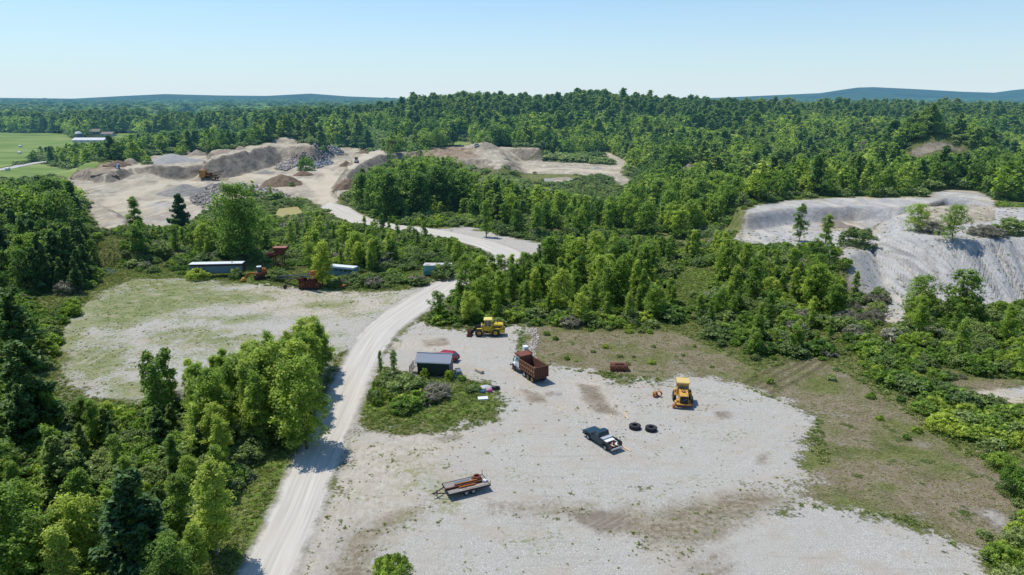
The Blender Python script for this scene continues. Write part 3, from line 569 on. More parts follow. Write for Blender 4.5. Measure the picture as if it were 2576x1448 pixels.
def inpoly_pts(poly, spacing, jit=.45, z0=0):
    """jittered hexagonal points inside a world polygon"""
    mn = poly.min(0); mx = poly.max(0); out = []; j = 0; y = mn[1]
    while y < mx[1]:
        x = mn[0]+(spacing*.5 if j % 2 else 0)
        while x < mx[0]:
            out.append((x+random.uniform(-jit, jit)*spacing, y+random.uniform(-jit, jit)*spacing)); x += spacing
        y += spacing*.87; j += 1
    out = np.array(out).reshape(-1, 2)
    return out[sdpoly(out[:, 0], out[:, 1], poly, 2) > 0]
TAKEN = []
def visible(x, y, h, m=.06):
    """does a plant of height h at x, y come into the photograph's frame"""
    z = Hs(x, y)
    for zz in (z, z+h*.5, z+h):
        dy = y*math.cos(PITCH)+(CAMH-zz)*math.sin(PITCH); up = -(CAMH-zz)*math.cos(PITCH)+y*math.sin(PITCH)
        px = x/dy*FPX+CX; py = CY-up/dy*FPX
        if -150-60*m < px < 2726 and -60 < py < 1500: return True
    return False
CAPS = [  # how high the crowns reach where something behind them stays in view: (nearest, farthest, outline)
 (45, 118, [(150,960),(260,1000),(335,1000),(350,855),(400,842),(480,856),(560,868),(640,838),(690,825),(740,818),(800,800),(835,850),(860,905),(890,950)]),
 (40, 104, [(-300,860),(0,930),(150,965),(260,1010),(335,1010)]),
 (104, 150, [(-200,620),(0,680),(80,745),(120,790),(190,740)]),
 (150, 300, [(-200,430),(0,447),(100,440),(185,450),(215,500),(238,585),(300,565),(345,548),(400,568),(480,560),(540,548),(570,540),(690,536),(715,552),(760,530),(800,520),(830,548),(870,562),(905,562)]),
 (60, 214, [(905,562),(1000,578),(1060,582),(1100,598),(1135,588),(1160,612),(1190,628),(1220,648),(1250,664),(1290,655),(1310,640),(1340,620),(1370,600),(1400,588),(1450,578),(1560,580),(1650,590),(1700,585),(1760,548),(1800,565),(1850,603),(1900,618),(1960,606),(2040,604),(2095,606),(2130,650),(2160,668),(2200,705),(2250,752),(2290,742),(2330,728),(2380,712),(2450,745),(2500,756),(2600,748)]),
 (214, 420, [(870,470),(900,428),(940,415),(1000,428),(1030,400),(1060,397),(1100,417),(1175,432),(1200,462),(1240,436),(1290,440),(1310,462),(1400,474),(1480,492),(1520,500),(1560,488),(1590,452),(1640,420)]),
 (300, 415, [(-400,455),(0,455),(60,452),(150,448),(200,440),(240,428)]),
 (290, 408, [(2262,386),(2285,390),(2312,400),(2350,386),(2427,380),(2445,376)]), (250, 362, [(1700,430),(1708,425),(1757,425),(1765,430)]),
 (420, 470, [(935,404),(945,402),(1060,392),(1250,396),(1262,404)]), (420, 455, [(1262,436),(1560,436)]),
 (415, 745, [(-300,405),(-10,405),(65,402),(75,366),(130,366),(170,366),(176,362),(196,360),(230,360),(290,352),(330,340),(420,332),(520,322),(640,330)]),
]
def cap(x, y, h, z):
    x = np.asarray(x, float); up = -(CAMH-z)*math.cos(PITCH)+y*math.sin(PITCH); dy = y*math.cos(PITCH)+(CAMH-z)*math.sin(PITCH); px = x/dy*FPX+CX; hm = np.full(x.shape, 1e3)
    for d0, d1, o in CAPS:
        xs = [a for a, _ in o]; ys = [b for _, b in o]; yc = np.interp(px, xs, ys); an = PITCH+np.arctan((yc-CY)/FPX); m = (y >= d0) & (y < d1) & (px > xs[0]) & (px < xs[-1])
        hm = np.where(m, np.minimum(hm, CAMH-z-y*np.tan(an)), hm)
    return hm
ZONES = []
def zone(pts, spacing, mix, hr, tr, adj, place, grp, nl=None, zz=0, wid=(.9, 1.15), hmod=None):
    """scatter plants over a sketch outline"""
    poly = PP(pts, zz); (ZONES.append(poly) if spacing < 6.9 else None); q = inpoly_pts(poly, spacing); kinds = [k for k, _ in mix]; ws = [w for _, w in mix]
    rd, _, _ = sd_road(q[:, 0], q[:, 1]); q = q[rd < -1.2]
    for x, y in q:
        k = random.choices(kinds, ws)[0]; f = {'shrub': .42, 'weedbush': .36, 'twig': .38, 'youngpine': .75, 'pine': 1.12, 'birch': 1.0, 'round': .85}.get(k, 1)
        h = random.uniform(*hr)*f
        if hmod: h *= hmod(x, y)
        if y < 30 or not visible(x, y, h): continue
        hm = float(cap(x, y, h, Hs(x, y)))*random.uniform(.8, 1.02)
        if h > hm:
            if hm < 1.2: continue
            if hm < h*.5 and k in ('broad', 'birch', 'round', 'pine'): k = random.choice(('weedbush', 'shrub')) if hm < 4 else k
            h = hm
        TAKEN.append((x, y)); ti = random.uniform(*tr)
        tone = 'dark green' if ti < .34 else ('mid green' if ti < .62 else 'yellow-green'); size = 'tall' if h > hr[0]*f+(hr[1]-hr[0])*f*.6 else ('low' if h < hr[0]*f+(hr[1]-hr[0])*f*.25 else 'medium')
        noun = {'broad': 'leafy broadleaf tree', 'round': 'round-crowned tree', 'birch': 'slender pale-stemmed tree', 'pine': 'pine with layered boughs', 'youngpine': 'young pine', 'shrub': 'grey-green shrub', 'weedbush': 'leafy bush', 'twig': 'half-bare grey shrub'}[k]
        lab = f'{size} {tone} {noun} {place}' if k not in ('shrub', 'twig') else f'{size} {noun} {place}'
        n = nl or (9000 if y < 105 else 5000 if y < 170 else 2600)
        if k in ('shrub', 'weedbush', 'twig'): n = 3600 if y < 120 else 2000
        plant(k, x, y, h, ti, lab, 'the '+lab.replace(noun, noun+'s'), n, random.uniform(*wid))
# --- left of the haul road
zone([(845,945),(815,1030),(770,1090),(690,1130),(600,1140),(500,1120),(480,1040),(560,985),(700,965),(790,925)], 2.7, [('birch',.62),('broad',.33),('shrub',.12)], (8.3,11.6), (.42,.85), '', 'in the roadside grove left of the haul road', 'roadside grove', hmod=lambda x, y: .8+.32*sstep(-40, -24, x))
zone([(360,1010),(480,1040),(470,1100),(400,1090)], 4.2, [('birch',1)], (8.5,11), (.3,.5), '', 'at the thin left end of the roadside grove', 'thin birches', nl=2200, wid=(.8,1))
zone([(230,1060),(330,1050),(480,1110),(600,1150),(640,1150),(560,1250),(500,1330),(520,1420),(440,1700),(-700,1800),(-500,1180),(0,1150),(150,1100)], 3.4, [('birch',.36),('broad',.22),('shrub',.2),('youngpine',.12),('weedbush',.14)], (4.4,8.2), (.15,.9), '', 'in the lower left thicket', 'lower left thicket')
zone([(-600,1000),(-100,950),(60,1010),(150,1060),(230,1065),(150,1110),(0,1160),(-500,1190)], 4.6, [('pine',.5),('broad',.3),('weedbush',.2)], (7,11), (.2,.6), '', 'on the left edge beside the lot', 'left edge trees')
for x, y, h, k, ti, w, lb in ((90,1105,13.5,'pine',.42,1.2,'big dark pine at the left edge beside the grassy lot'), (345,1470,11.5,'pine',.18,1.35,'big blue-green pine low in the left thicket'), (545,1400,10.5,'birch',.8,1.2,'bright green birch by the brush pile, nearest the road'), (60,1500,10,'broad',.35,1.1,'shaded leafy tree in the bottom left corner'),
        (770,1130,11.8,'broad',.72,1.0,'tallest bright green tree of the roadside grove'), (700,1080,12.0,'broad',.78,1.05,'full-crowned bright tree behind the grove front'), (545,1120,10,'broad',.45,.9,'broad green tree left of the grove middle'), (-40,1250,12,'pine',.3,1.2,'pine cut by the left frame edge'), (170,1290,9,'youngpine',.6,1.2,'soft green young pine in the left thicket'),
        (985,1475,3.4,'weedbush',.62,.9,'bright bushy sapling at the bottom of the picture')):
    p = P(x, y); plant(k, p[0], p[1], h, ti, lb, None, 10000, w); TAKEN.append((p[0], p[1]))
# --- left edge beyond
zone([(-300,640),(0,650),(150,655),(215,690),(185,740),(120,790),(85,850),(80,930),(20,960),(-300,960)], 5.0, [('pine',.5),('broad',.3),('birch',.1),('weedbush',.15)], (8.5,13), (.15,.55), '', 'on the wooded left edge beyond the lot', 'left edge wood')
zone([(-250,585),(0,590),(120,585),(190,600),(228,610),(215,640),(0,650),(-250,640)], 6.2, [('broad',.8),('round',.1),('pine',.12)], (14.5,19), (.12,.5), '', 'in the tall dark clump at the far left', 'tall dark clump')
zone([(120,690),(190,680),(240,640),(260,650),(230,700),(200,740),(150,760)], 4.2, [('pine',.55),('birch',.3),('twig',.2)], (7,12), (.15,.4), '', 'beside the blue pond', 'pond side trees')
zone([(100,860),(130,800),(175,760),(190,790),(130,850),(130,900),(100,920)], 3.3, [('weedbush',.8),('shrub',.2)], (5,8), (.35,.6), '', 'along the left edge of the lot', 'lot edge bushes')
# --- strip behind the lot
zone([(300,585),(420,575),(560,590),(640,600),(700,640),(640,652),(470,655),(340,672),(310,640)], 5.0, [('broad',.4),('birch',.35),('shrub',.2),('twig',.1)], (6,10), (.3,.75), '', 'in the strip behind the blue trailer', 'strip behind trailer')
zone([(720,600),(860,580),(1000,592),(1130,612),(1215,640),(1260,665),(1190,690),(1150,690),(1135,655),(1060,650),(1000,690),(900,690),(800,665),(740,640)], 5.1, [('broad',.3),('birch',.38),('shrub',.25),('weedbush',.12)], (5,8.8), (.3,.85), '', 'in the strip behind the scrap row', 'strip behind scrap row')
zone([(560,545),(690,548),(700,590),(560,585)], 6, [('round',.5),('shrub',.5)], (6,9), (.3,.6), '', 'by the quarry rim left of the muddy pond', 'quarry rim bushes')
zone([(760,545),(860,560),(880,572),(760,595),(720,580)], 5, [('shrub',.5),('weedbush',.3),('twig',.2)], (6,9), (.4,.8), '', 'between the muddy pond and the haul road', 'pond bushes')
zone([(840,720),(1000,690),(1020,712),(950,722),(860,722)], 3.4, [('shrub',.8),('weedbush',.2)], (5,7), (.2,.5), '', 'in front of the scrap row', 'scrap row bushes')
for x, y, h, k, ti, w, lb in ((1172,722,7.5,'broad',.35,1.0,'leafy tree at the bend, nearest the yard side'), (1196,716,7.8,'birch',.55,1.2,'slim tree second from the road bend'), (1216,722,7.0,'broad',.6,1.0,'bright tree third from the road bend'), (1240,712,6.8,'birch',.4,1.3,'slim dark tree in front of the hidden road'), (1262,706,6.2,'broad',.5,1.0,'round tree in front of the hidden road'), (1288,704,6.4,'birch',.7,1.2,'light slim tree where the road comes back into view'), (884,712,3.2,'shrub',.4,1.3,'shrub covering the right half of the old blue bus'), (835,708,2.0,'weedbush',.5,1.3,'low bush at the left end of the old blue bus'), (700,704,3.4,'shrub',.45,1.2,'shrub at the foot of the screening tower'), (620,660,20.5,'round',.42,.92,'biggest round tree behind the blue trailer'), (590,650,15,'broad',.5,1.1,'leafy tree leaning on the biggest round tree'), (455,585,13,'pine',.22,1.1,'lone dark pine at the quarry edge'), (813,722,10.5,'broad',.85,.95,'bright green tree standing in the scrap row'), (790,690,8,'broad',.7,1,'green tree behind the scrap conveyor'),
        (500,703,3.2,'weedbush',.75,1.35,'round bright bush in front of the blue trailer, left'), (597,700,3.0,'shrub',.45,1.0,'grey-green bush in front of the blue trailer, right'), (1120,700,4.5,'shrub',.4,1.1,'shrub hiding the right end of the green mobile home'), (1052,716,2.6,'shrub',.3,1.5,'grey shrub in front of the rusty tank'),
        (738,612,4,'shrub',.7,1.2,'pale shrub beside the muddy pond'), (350,640,12,'birch',.6,1.1,'slim bright tree right of the blue pond')):
    p = P(x, y); plant(k, p[0], p[1], h, ti, lb, None, 9000 if k not in ('shrub','weedbush') else 2400, w); TAKEN.append((p[0], p[1]))
# --- central grove
zone([(895,548),(960,560),(1030,555),(1090,548),(1190,535),(1235,520),(1180,492),(1060,486),(960,490),(905,505)], 7.4, [('broad',.85),('round',.15)], (13.5,18.5), (.08,.42), '', 'in the dark central grove', 'central grove', hmod=lambda x, y: .8 if x > -15 else 1.04)
zone([(860,530),(900,560),(960,575),(1090,570),(1230,560),(1330,560),(1340,590),(1180,572),(1300,595),(1330,600),(1250,545),(1100,555),(960,560),(890,545)], 5.2, [('shrub',.6),('weedbush',.4)], (7,10), (.3,.7), '', 'at the foot of the central grove', 'grove foot bushes')
# --- middle thickets
zone([(1190,600),(1340,596),(1400,615),(1450,600),(1600,590),(1700,600),(1840,596),(1880,560),(1850,500),(1600,520),(1450,540),(1250,560)], 6.2, [('broad',.5),('birch',.25),('shrub',.3)], (7.5,12.5), (.25,.7), '', 'in the belt in front of the far road', 'middle belt')
zone([(1085,812),(1125,775),(1175,715),(1290,695),(1370,650),(1440,625),(1560,612),(1690,640),(1688,690),(1680,750),(1720,800),(1620,830),(1500,828),(1400,812),(1300,812),(1210,812),(1140,815)], 4.5, [('broad',.36),('birch',.38),('shrub',.2),('weedbush',.12)], (4.2,9.6), (.22,.8), '', 'in the thicket behind the yellow loader', 'loader thicket', hmod=lambda x, y: .75+.3*sstep(126, 140, y))
zone([(1710,650),(1900,625),(2085,665),(2160,720),(2165,770),(2110,840),(2050,900),(1930,905),(1800,855),(1750,790),(1790,750),(1800,700)], 4.8, [('broad',.38),('birch',.3),('shrub',.28),('weedbush',.14)], (4.2,9.8), (.25,.78), '', 'in the thicket below the spoil heap', 'spoil heap thicket', hmod=lambda x, y: .62+.45*sstep(118, 140, y))
zone([(2120,800),(2200,730),(2250,760),(2180,830),(2130,860)], 3.8, [('twig',.6),('shrub',.4)], (6,8.5), (.3,.6), '', 'in the gully under the spoil heap', 'gully shrubs')
# --- right side
zone([(2255,850),(2300,770),(2450,775),(2700,770),(2850,800),(2850,960),(2576,950),(2420,930),(2300,900)], 3.7, [('shrub',.42),('weedbush',.38),('birch',.12)], (6,9.5), (.35,.62), '', 'in the shrub bank below the grey spoil', 'shrub bank')
zone([(2200,870),(2300,900),(2400,950),(2330,1000),(2230,960),(2150,900)], 3.6, [('weedbush',.6),('shrub',.4)], (3.5,6), (.4,.75), '', 'on the slope by the wheel ruts', 'rut side bushes')
zone([(2330,1030),(2430,1000),(2540,1040),(2680,1060),(2750,1130),(2560,1130),(2420,1105),(2340,1085)], 2.9, [('weedbush',.75),('shrub',.25)], (4,6.4), (.55,.9), '', 'in the bright thicket at the right edge', 'right edge thicket')
zone([(2500,1350),(2560,1300),(2750,1260),(2850,1700),(2480,1700),(2490,1430)], 2.6, [('weedbush',.8),('shrub',.2)], (4,6.5), (.5,.85), '', 'in the bottom right corner', 'corner thicket')
zone([(1780,880),(1900,910),(2120,880),(2250,960),(2350,1100),(2500,1150),(2560,1300),(2400,1200),(2200,1080),(2080,1000),(1880,960)], 8.5, [('weedbush',.6),('shrub',.4)], (1.8,3.2), (.4,.8), '', 'scattered over the dry meadow', 'meadow bushes')
zone([(1330,830),(1500,845),(1750,860),(1850,930),(1700,930),(1400,905)], 7.5, [('weedbush',.7),('shrub',.3)], (1.5,2.6), (.4,.8), '', 'on the grass behind the dump truck', 'grass bushes')
for x, y, h, k, ti, w, lb, z in ((2395,607,7.4,'round',.40,.95,'full green bush on the spoil heap crest',11.5), (2302,589,6.4,'round',.55,1.25,'broad loose bush on the spoil heap, left of the full one',11), (2340,596,3.4,'twig',.4,1.4,'half-bare shrub between two crest bushes',11), (2480,596,3,'twig',.3,2.0,'grey bare shrub line on the spoil crest',11.5),
        (2540,592,4.5,'shrub',.5,1.3,'grey-green shrub right on the spoil crest',11.5), (2070,665,9,'birch',.55,1.2,'airy tree at the foot of the sand streak',None), (2005,650,10.5,'birch',.3,1.0,'thin sapling rising above the thicket before the pit',None), (2145,690,6,'shrub',.4,1.1,'dense shrub at the spoil foot',None),
        (2415,812,10.5,'broad',.42,1.05,'tallest tree in front of the grey spoil',None), (2310,800,8.5,'round',.5,1.0,'wide green tree left of the tallest one by the spoil',None), (2560,1245,3.6,'weedbush',.35,.85,'round dark bush on the right frame edge',None), (2520,1180,2.4,'weedbush',.45,1.1,'small bush above the round dark one',None),
        (2380,1000,2.6,'shrub',.5,1,'small shrub over the right edge thicket',None), (1020,990,3.4,'shrub',.6,1.3,'cream-tinged shrub in the islet by the shed',None)):
    p = P(x, y, z or 0) if z else P(x, y); plant(k, p[0], p[1], h, ti, lb, None, 5000, w, z=None); TAKEN.append((p[0], p[1]))
# --- islet by the shed
zone([(925,1020),(930,975),(960,950),(1035,968),(1075,985),(1090,1003),(1045,1025),(980,1030)], 2.1, [('shrub',.65),('weedbush',.35)], (3.2,5.0), (.35,.8), '', 'in the islet below the dark shed', 'shed islet')
for x, y, h, k, ti, lb in ((958,944,4.2,'birch',.4,'thin sapling left of the deck'), (990,940,3.8,'broad',.45,'small tree beside the deck of the shed'), (1068,952,1.9,'weedbush',.75,'bright sapling against the left of the shed wall'), (1131,957,2.1,'weedbush',.8,'bright sapling against the right of the shed wall'), (1162,958,1.1,'weedbush',.55,'low bush right of the shed')):
    p = P(x, y); plant(k, p[0], p[1], h, ti, lb, None, 1800 if h > 3.5 else 1200, .6 if h > 1.5 else 1.2); TAKEN.append((p[0], p[1]))
# --- quarry bushes
for x, y, h, k, ti, lb, grp in ((770,430,10,'weedbush',.5,'green bush at the foot of the rubble pile',None), (985,405,7,'shrub',.45,'bush on the bank beside the small dark loader',None), (455,388,7,'weedbush',.6,'wide bush behind the grey cone',None), (370,413,6,'weedbush',.7,'bush by the blue toilet',None), (1100,372,14,'round',.3,'dark round tree over the brown bank',None), (1075,374,11,'broad',.4,'tree left of the dark round one on the brown bank',None), (735,470,3,'shrub',.4,'small shrub by the rubble strip',None)):
    p = G(x, y); plant(k, p[0], p[1], h, ti, lb, grp, 2200, .8); TAKEN.append((p[0], p[1]))
# dead snag in the right forest
def snag(px, py, h):
    p = G(px, py); r = np.random.default_rng(5); parts = [tube([(0,0,-.3),(.1,0,h*.5),(.3,.2,h)], [.35,.22,.05], 6)]
    for i in range(34):
        z = r.uniform(.35, .97)*h; w = r.uniform(0, 6.28); L = (h-z)*.55+1.5; d = np.array([math.cos(w), math.sin(w), .55]); o = np.array([.1, 0, z]); m_ = o+d*L*.5+r.normal(size=3)*.25; e = o+d*L
        parts.append(tube([o, m_, e], [.1, .07, .03], 4))
        for j in range(3): parts.append(tube([m_, m_+d*L*.3+r.normal(size=3)*.9], [.05, .03], 3))
    V, F = joinm(parts); ob = bpy.data.objects.new('dead_tree', np_mesh('dead_tree', V, F, [M_GREY])); COL.objects.link(ob); ob.location = p; return ob
tag(snag(2160, 428, 17), 'bleached leafless dead tree in the right forest', 'tree'); tag(snag(1935, 420, 12), 'smaller grey leafless tree in the right forest', 'tree')
# ------------------------------------------------------------------ masses: one object each, instances of many plants
def gn_scatter(name, P3, rot, scl, idx, tint, meshes, label, mat=None):
    src = bpy.data.collections.new(name+'_kinds')
    for i, m_ in enumerate(meshes):
        o = bpy.data.objects.new(f'{name}_{i:02d}', m_); src.objects.link(o)
    me = bpy.data.meshes.new(name); n = len(P3); me.vertices.add(n); me.vertices.foreach_set('co', np.ascontiguousarray(P3, dtype=np.float32).ravel())
    for k, v, ty in (('scl', scl, 'FLOAT_VECTOR'), ('rot', rot, 'FLOAT_VECTOR'), ('tint', tint, 'FLOAT'), ('idx', idx, 'INT')):
        at = me.attributes.new(k, ty, 'POINT')
        if ty == 'FLOAT_VECTOR': at.data.foreach_set('vector', np.ascontiguousarray(v, dtype=np.float32).ravel())
        elif ty == 'INT': at.data.foreach_set('value', np.ascontiguousarray(v, dtype=np.int32))
        else: at.data.foreach_set('value', np.ascontiguousarray(v, dtype=np.float32))
    o = bpy.data.objects.new(name, me); COL.objects.link(o)
    ng = bpy.data.node_groups.new(name+'_nodes', 'GeometryNodeTree'); ng.interface.new_socket('Geometry', in_out='INPUT', socket_type='NodeSocketGeometry'); ng.interface.new_socket('Geometry', in_out='OUTPUT', socket_type='NodeSocketGeometry')
    N, L = ng.nodes, ng.links; gi = N.new('NodeGroupInput'); go = N.new('NodeGroupOutput'); ip = N.new('GeometryNodeInstanceOnPoints'); ci = N.new('GeometryNodeCollectionInfo')
    ci.inputs['Collection'].default_value = src; ci.inputs['Separate Children'].default_value = True; ci.inputs['Reset Children'].default_value = True
    def na(nm, ty):
        a = N.new('GeometryNodeInputNamedAttribute'); a.data_type = ty; a.inputs['Name'].default_value = nm; return a.outputs['Attribute']
    L.new(gi.outputs[0], ip.inputs['Points']); L.new(ci.outputs[0], ip.inputs['Instance']); ip.inputs['Pick Instance'].default_value = True
    L.new(na('idx', 'INT'), ip.inputs['Instance Index']); L.new(na('rot', 'FLOAT_VECTOR'), ip.inputs['Rotation']); L.new(na('scl', 'FLOAT_VECTOR'), ip.inputs['Scale'])
    L.new(ip.outputs[0], go.inputs[0]); md = o.modifiers.new('scatter', 'NODES'); md.node_group = ng
    return tag(o, label, None, None, 'stuff')
def scatter_forest():
    r = np.random.default_rng(3); pts = []
    D = 235.0
    while D < 5200:
        sp = 4.6 if D < 420 else (5.6 if D < 950 else max(6.5, D*.0088)); tw = 1.0 if D < 500 else .9
        n = int(2*tw*D/sp); t_ = np.linspace(-tw, tw, n)+r.uniform(-.5, .5, n)*sp/D; pts.append(np.stack([t_*D, D+r.uniform(-.5, .5, n)*sp, np.full(n, sp)], 1)); D += sp*.9
    A = np.concatenate(pts); x, y, sp = A.T
    q = np.maximum(sd_quarry(x, y), sd_meadow(x, y)); d2, _, _ = sdline(x, y, ROAD2); d3, _, _ = sdline(x, y, ROAD3); d4, _, _ = sdline(x, y, FARMROAD)
    q = np.maximum(q, np.maximum(np.maximum(5-d2, 5-d3), 3-d4)); rd, _, _ = sd_road(x, y); yd = sdany(x, y, [FARL]); q = np.maximum(q, np.maximum(rd, yd)); q = np.maximum(q, sdany(x, y, [POND1, POND2]))
    scr = sdany(x, y, SCRUB, 10); opn = sdany(x, y, OPEN_, 12)
    keep = (q < -2.0) & ((opn < 0))
    # nearer than this the trees are placed one by one
    T = np.array(TAKEN); nearm = y < 330
    cell = {}
    for a, b in T: cell.setdefault((int(a//6), int(b//6)), []).append((a, b))
    for i in np.where(keep & nearm)[0]:
        cx, cy = int(x[i]//6), int(y[i]//6)
        if any((a-x[i])**2+(b-y[i])**2 < 16 for dx in (-1, 0, 1) for dy in (-1, 0, 1) for a, b in cell.get((cx+dx, cy+dy), ())): keep[i] = False
    A = A[keep]; x, y, sp = A.T; scr = scr[keep]; n = len(x); t_ = x/y; q = q[keep]
    pinep = .15+.7*sstep(.54, .62, fbm(x, y, 90, 3, 60))*(y > 500); pinep = np.where((y > 690) & (t_ > -.14) & (t_ < .62) & (y < 1000), np.maximum(pinep, .8), pinep)
    pinep = np.where((t_ < -.35) & (y > 450) & (y < 900), .25, pinep)
    u = r.uniform(size=n); kind = np.where(u < pinep, 2, np.where(r.uniform(size=n) < .35, 1, 0))   # 0 broad 1 round 2 pine 3 shrub 4 birch
    kind = np.where((kind < 2) & (y < 900) & (r.uniform(size=n) < .42), 4, kind)
    shr = (scr > -1) | ((q > -7) & (r.uniform(size=n) < .6)) | ((y < 480) & (r.uniform(size=n) < .12)); kind = np.where(shr, 3, kind)
    base = np.where(y < 330, 9, np.where(y < 600, 11.5, 15.0)); base = np.where((t_ > .2) & (y < 900) & (y > 300), base*.92, base)
    h = base*r.uniform(.62, 1.32, n)*np.where(kind == 2, 1.25, 1)*np.where(kind == 3, .36, 1)*np.where(kind == 4, .9, 1)
    h = h*(.82+.4*fbm(x, y, 45, 2, 71)); h = np.where((kind == 2) & (y > 640) & (y < 1000) & (t_ > -.16), h*r.uniform(.72, 1.28, n), h)
    hm = cap(x, y, h, H(x, y))*r.uniform(.8, 1.03, n); lowm = hm < h*.45; h = np.minimum(h, np.maximum(hm, r.uniform(1.2, 2.8, n))); kind = np.where(lowm & (h < 5), 3, kind)
    wide = np.clip(sp/6.0, 1, 9)**.9*np.where(kind == 3, 1.25, 1)*np.where(kind == 2, 1.15, 1)
    ex = h/10; sx = ex*wide*r.uniform(.75, 1.3, n)*np.where(y > 330, 1.18, 1.0); scl = np.stack([sx, sx, ex*np.where(y > 1500, 1.15, 1)], 1)
    rot = np.stack([r.normal(size=n)*.03, r.normal(size=n)*.03, r.uniform(0, 6.283, n)], 1)
    ti = .05+.62*fbm(x, y, 55, 3, 90)+.42*r.uniform(size=n)**1.5+.12*np.clip((y-300)/600, 0, 1); ti = np.clip(ti-.08*(t_ < -.1)*(y > 500), 0, 1); ti = np.where(t_ > .35, ti+.05, ti)
    meshes = []; start = []
    for k, nv in (('broad', 4), ('round', 4), ('pine', 4), ('shrub', 3), ('birch', 3)):
        start.append(len(meshes)); meshes += [lib(k, v, 900 if k != 'shrub' else 450, True) for v in range(nv)]
    start2 = []
    for k, nv in (('broad', 3), ('round', 3), ('pine', 3)):
        start2.append(len(meshes)); meshes += [lib(k, v+7, 260, True) for v in range(nv)]
    nv = np.array([4, 4, 4, 3, 3])[kind]; idx = np.array(start)[kind]+r.integers(0, 1000, n) % nv
    farm_ = (y > 900) & (kind < 3); idx = np.where(farm_, np.array(start2+[0, 0])[kind]+r.integers(0, 3, n), idx)
    if FARREC:
        KI = {'broad': 0, 'round': 1, 'pine': 2, 'youngpine': 2, 'shrub': 3, 'weedbush': 3, 'twig': 3, 'birch': 4}; m = len(FARREC); fk = np.array([KI[q[0]] for q in FARREC]); fh = np.array([q[3] for q in FARREC])/10
        fi = np.array(start)[fk]+r.integers(0, 1000, m) % np.array([4, 4, 4, 3, 3])[fk]; idx = np.concatenate([idx, fi]); x = np.concatenate([x, [q[1] for q in FARREC]]); y = np.concatenate([y, [q[2] for q in FARREC]])
        ti = np.concatenate([ti, [q[4] for q in FARREC]]); scl = np.concatenate([scl, np.stack([fh, fh, fh], 1)]); rot = np.concatenate([rot, np.stack([np.zeros(m), np.zeros(m), r.uniform(0, 6.28, m)], 1)])
    zz = H(x, y)-.2
    gn_scatter('forest', np.stack([x, y, zz], 1), rot, scl, idx, ti, meshes, 'mixed forest of broadleaf trees and dark pines to the horizon'); print('forest', n)
SCRUB = [GG(p) for p in ([(1180,420),(1290,428),(1440,438),(1540,448),(1590,478),(1500,515),(1350,520),(1240,500),(1190,460)], [(560,560),(700,500),(850,515),(890,570),(700,600)], [(1360,392),(1500,388),(1550,408),(1535,420),(1400,408)], [(860,330),(900,345),(960,372),(1000,378),(1100,365),(1240,352),(1120,350),(1000,358),(940,335)],
        [(1850,520),(2000,515),(2200,508),(2330,500),(2320,518),(2150,512),(1980,522),(1880,545)], [(2500,520),(2600,560),(2600,600),(2510,590)], [(300,395),(420,372),(520,378),(640,365),(600,350),(380,380)], [(200,455),(180,480),(160,600),(240,600)])]
OPEN_ = [GG(p) for p in ([(365,300),(402,299),(405,328),(365,330)], [(120,300),(172,300),(176,326),(120,328)], [(208,338),(296,341),(300,358),(208,357)], [(705,280),(730,280),(732,300),(700,302)], [(1300,432),(1420,436),(1480,450),(1400,462),(1300,450)], [(1480,392),(1540,400),(1545,412),(1480,402)])]+[PP(p) for p in ([(1690,690),(1800,690),(1800,750),(1690,760)], [(700,600),(740,600),(740,625),(700,625)], [(1600,590),(1700,585),(1700,600),(1600,603)])]
flush()
scatter_forest()
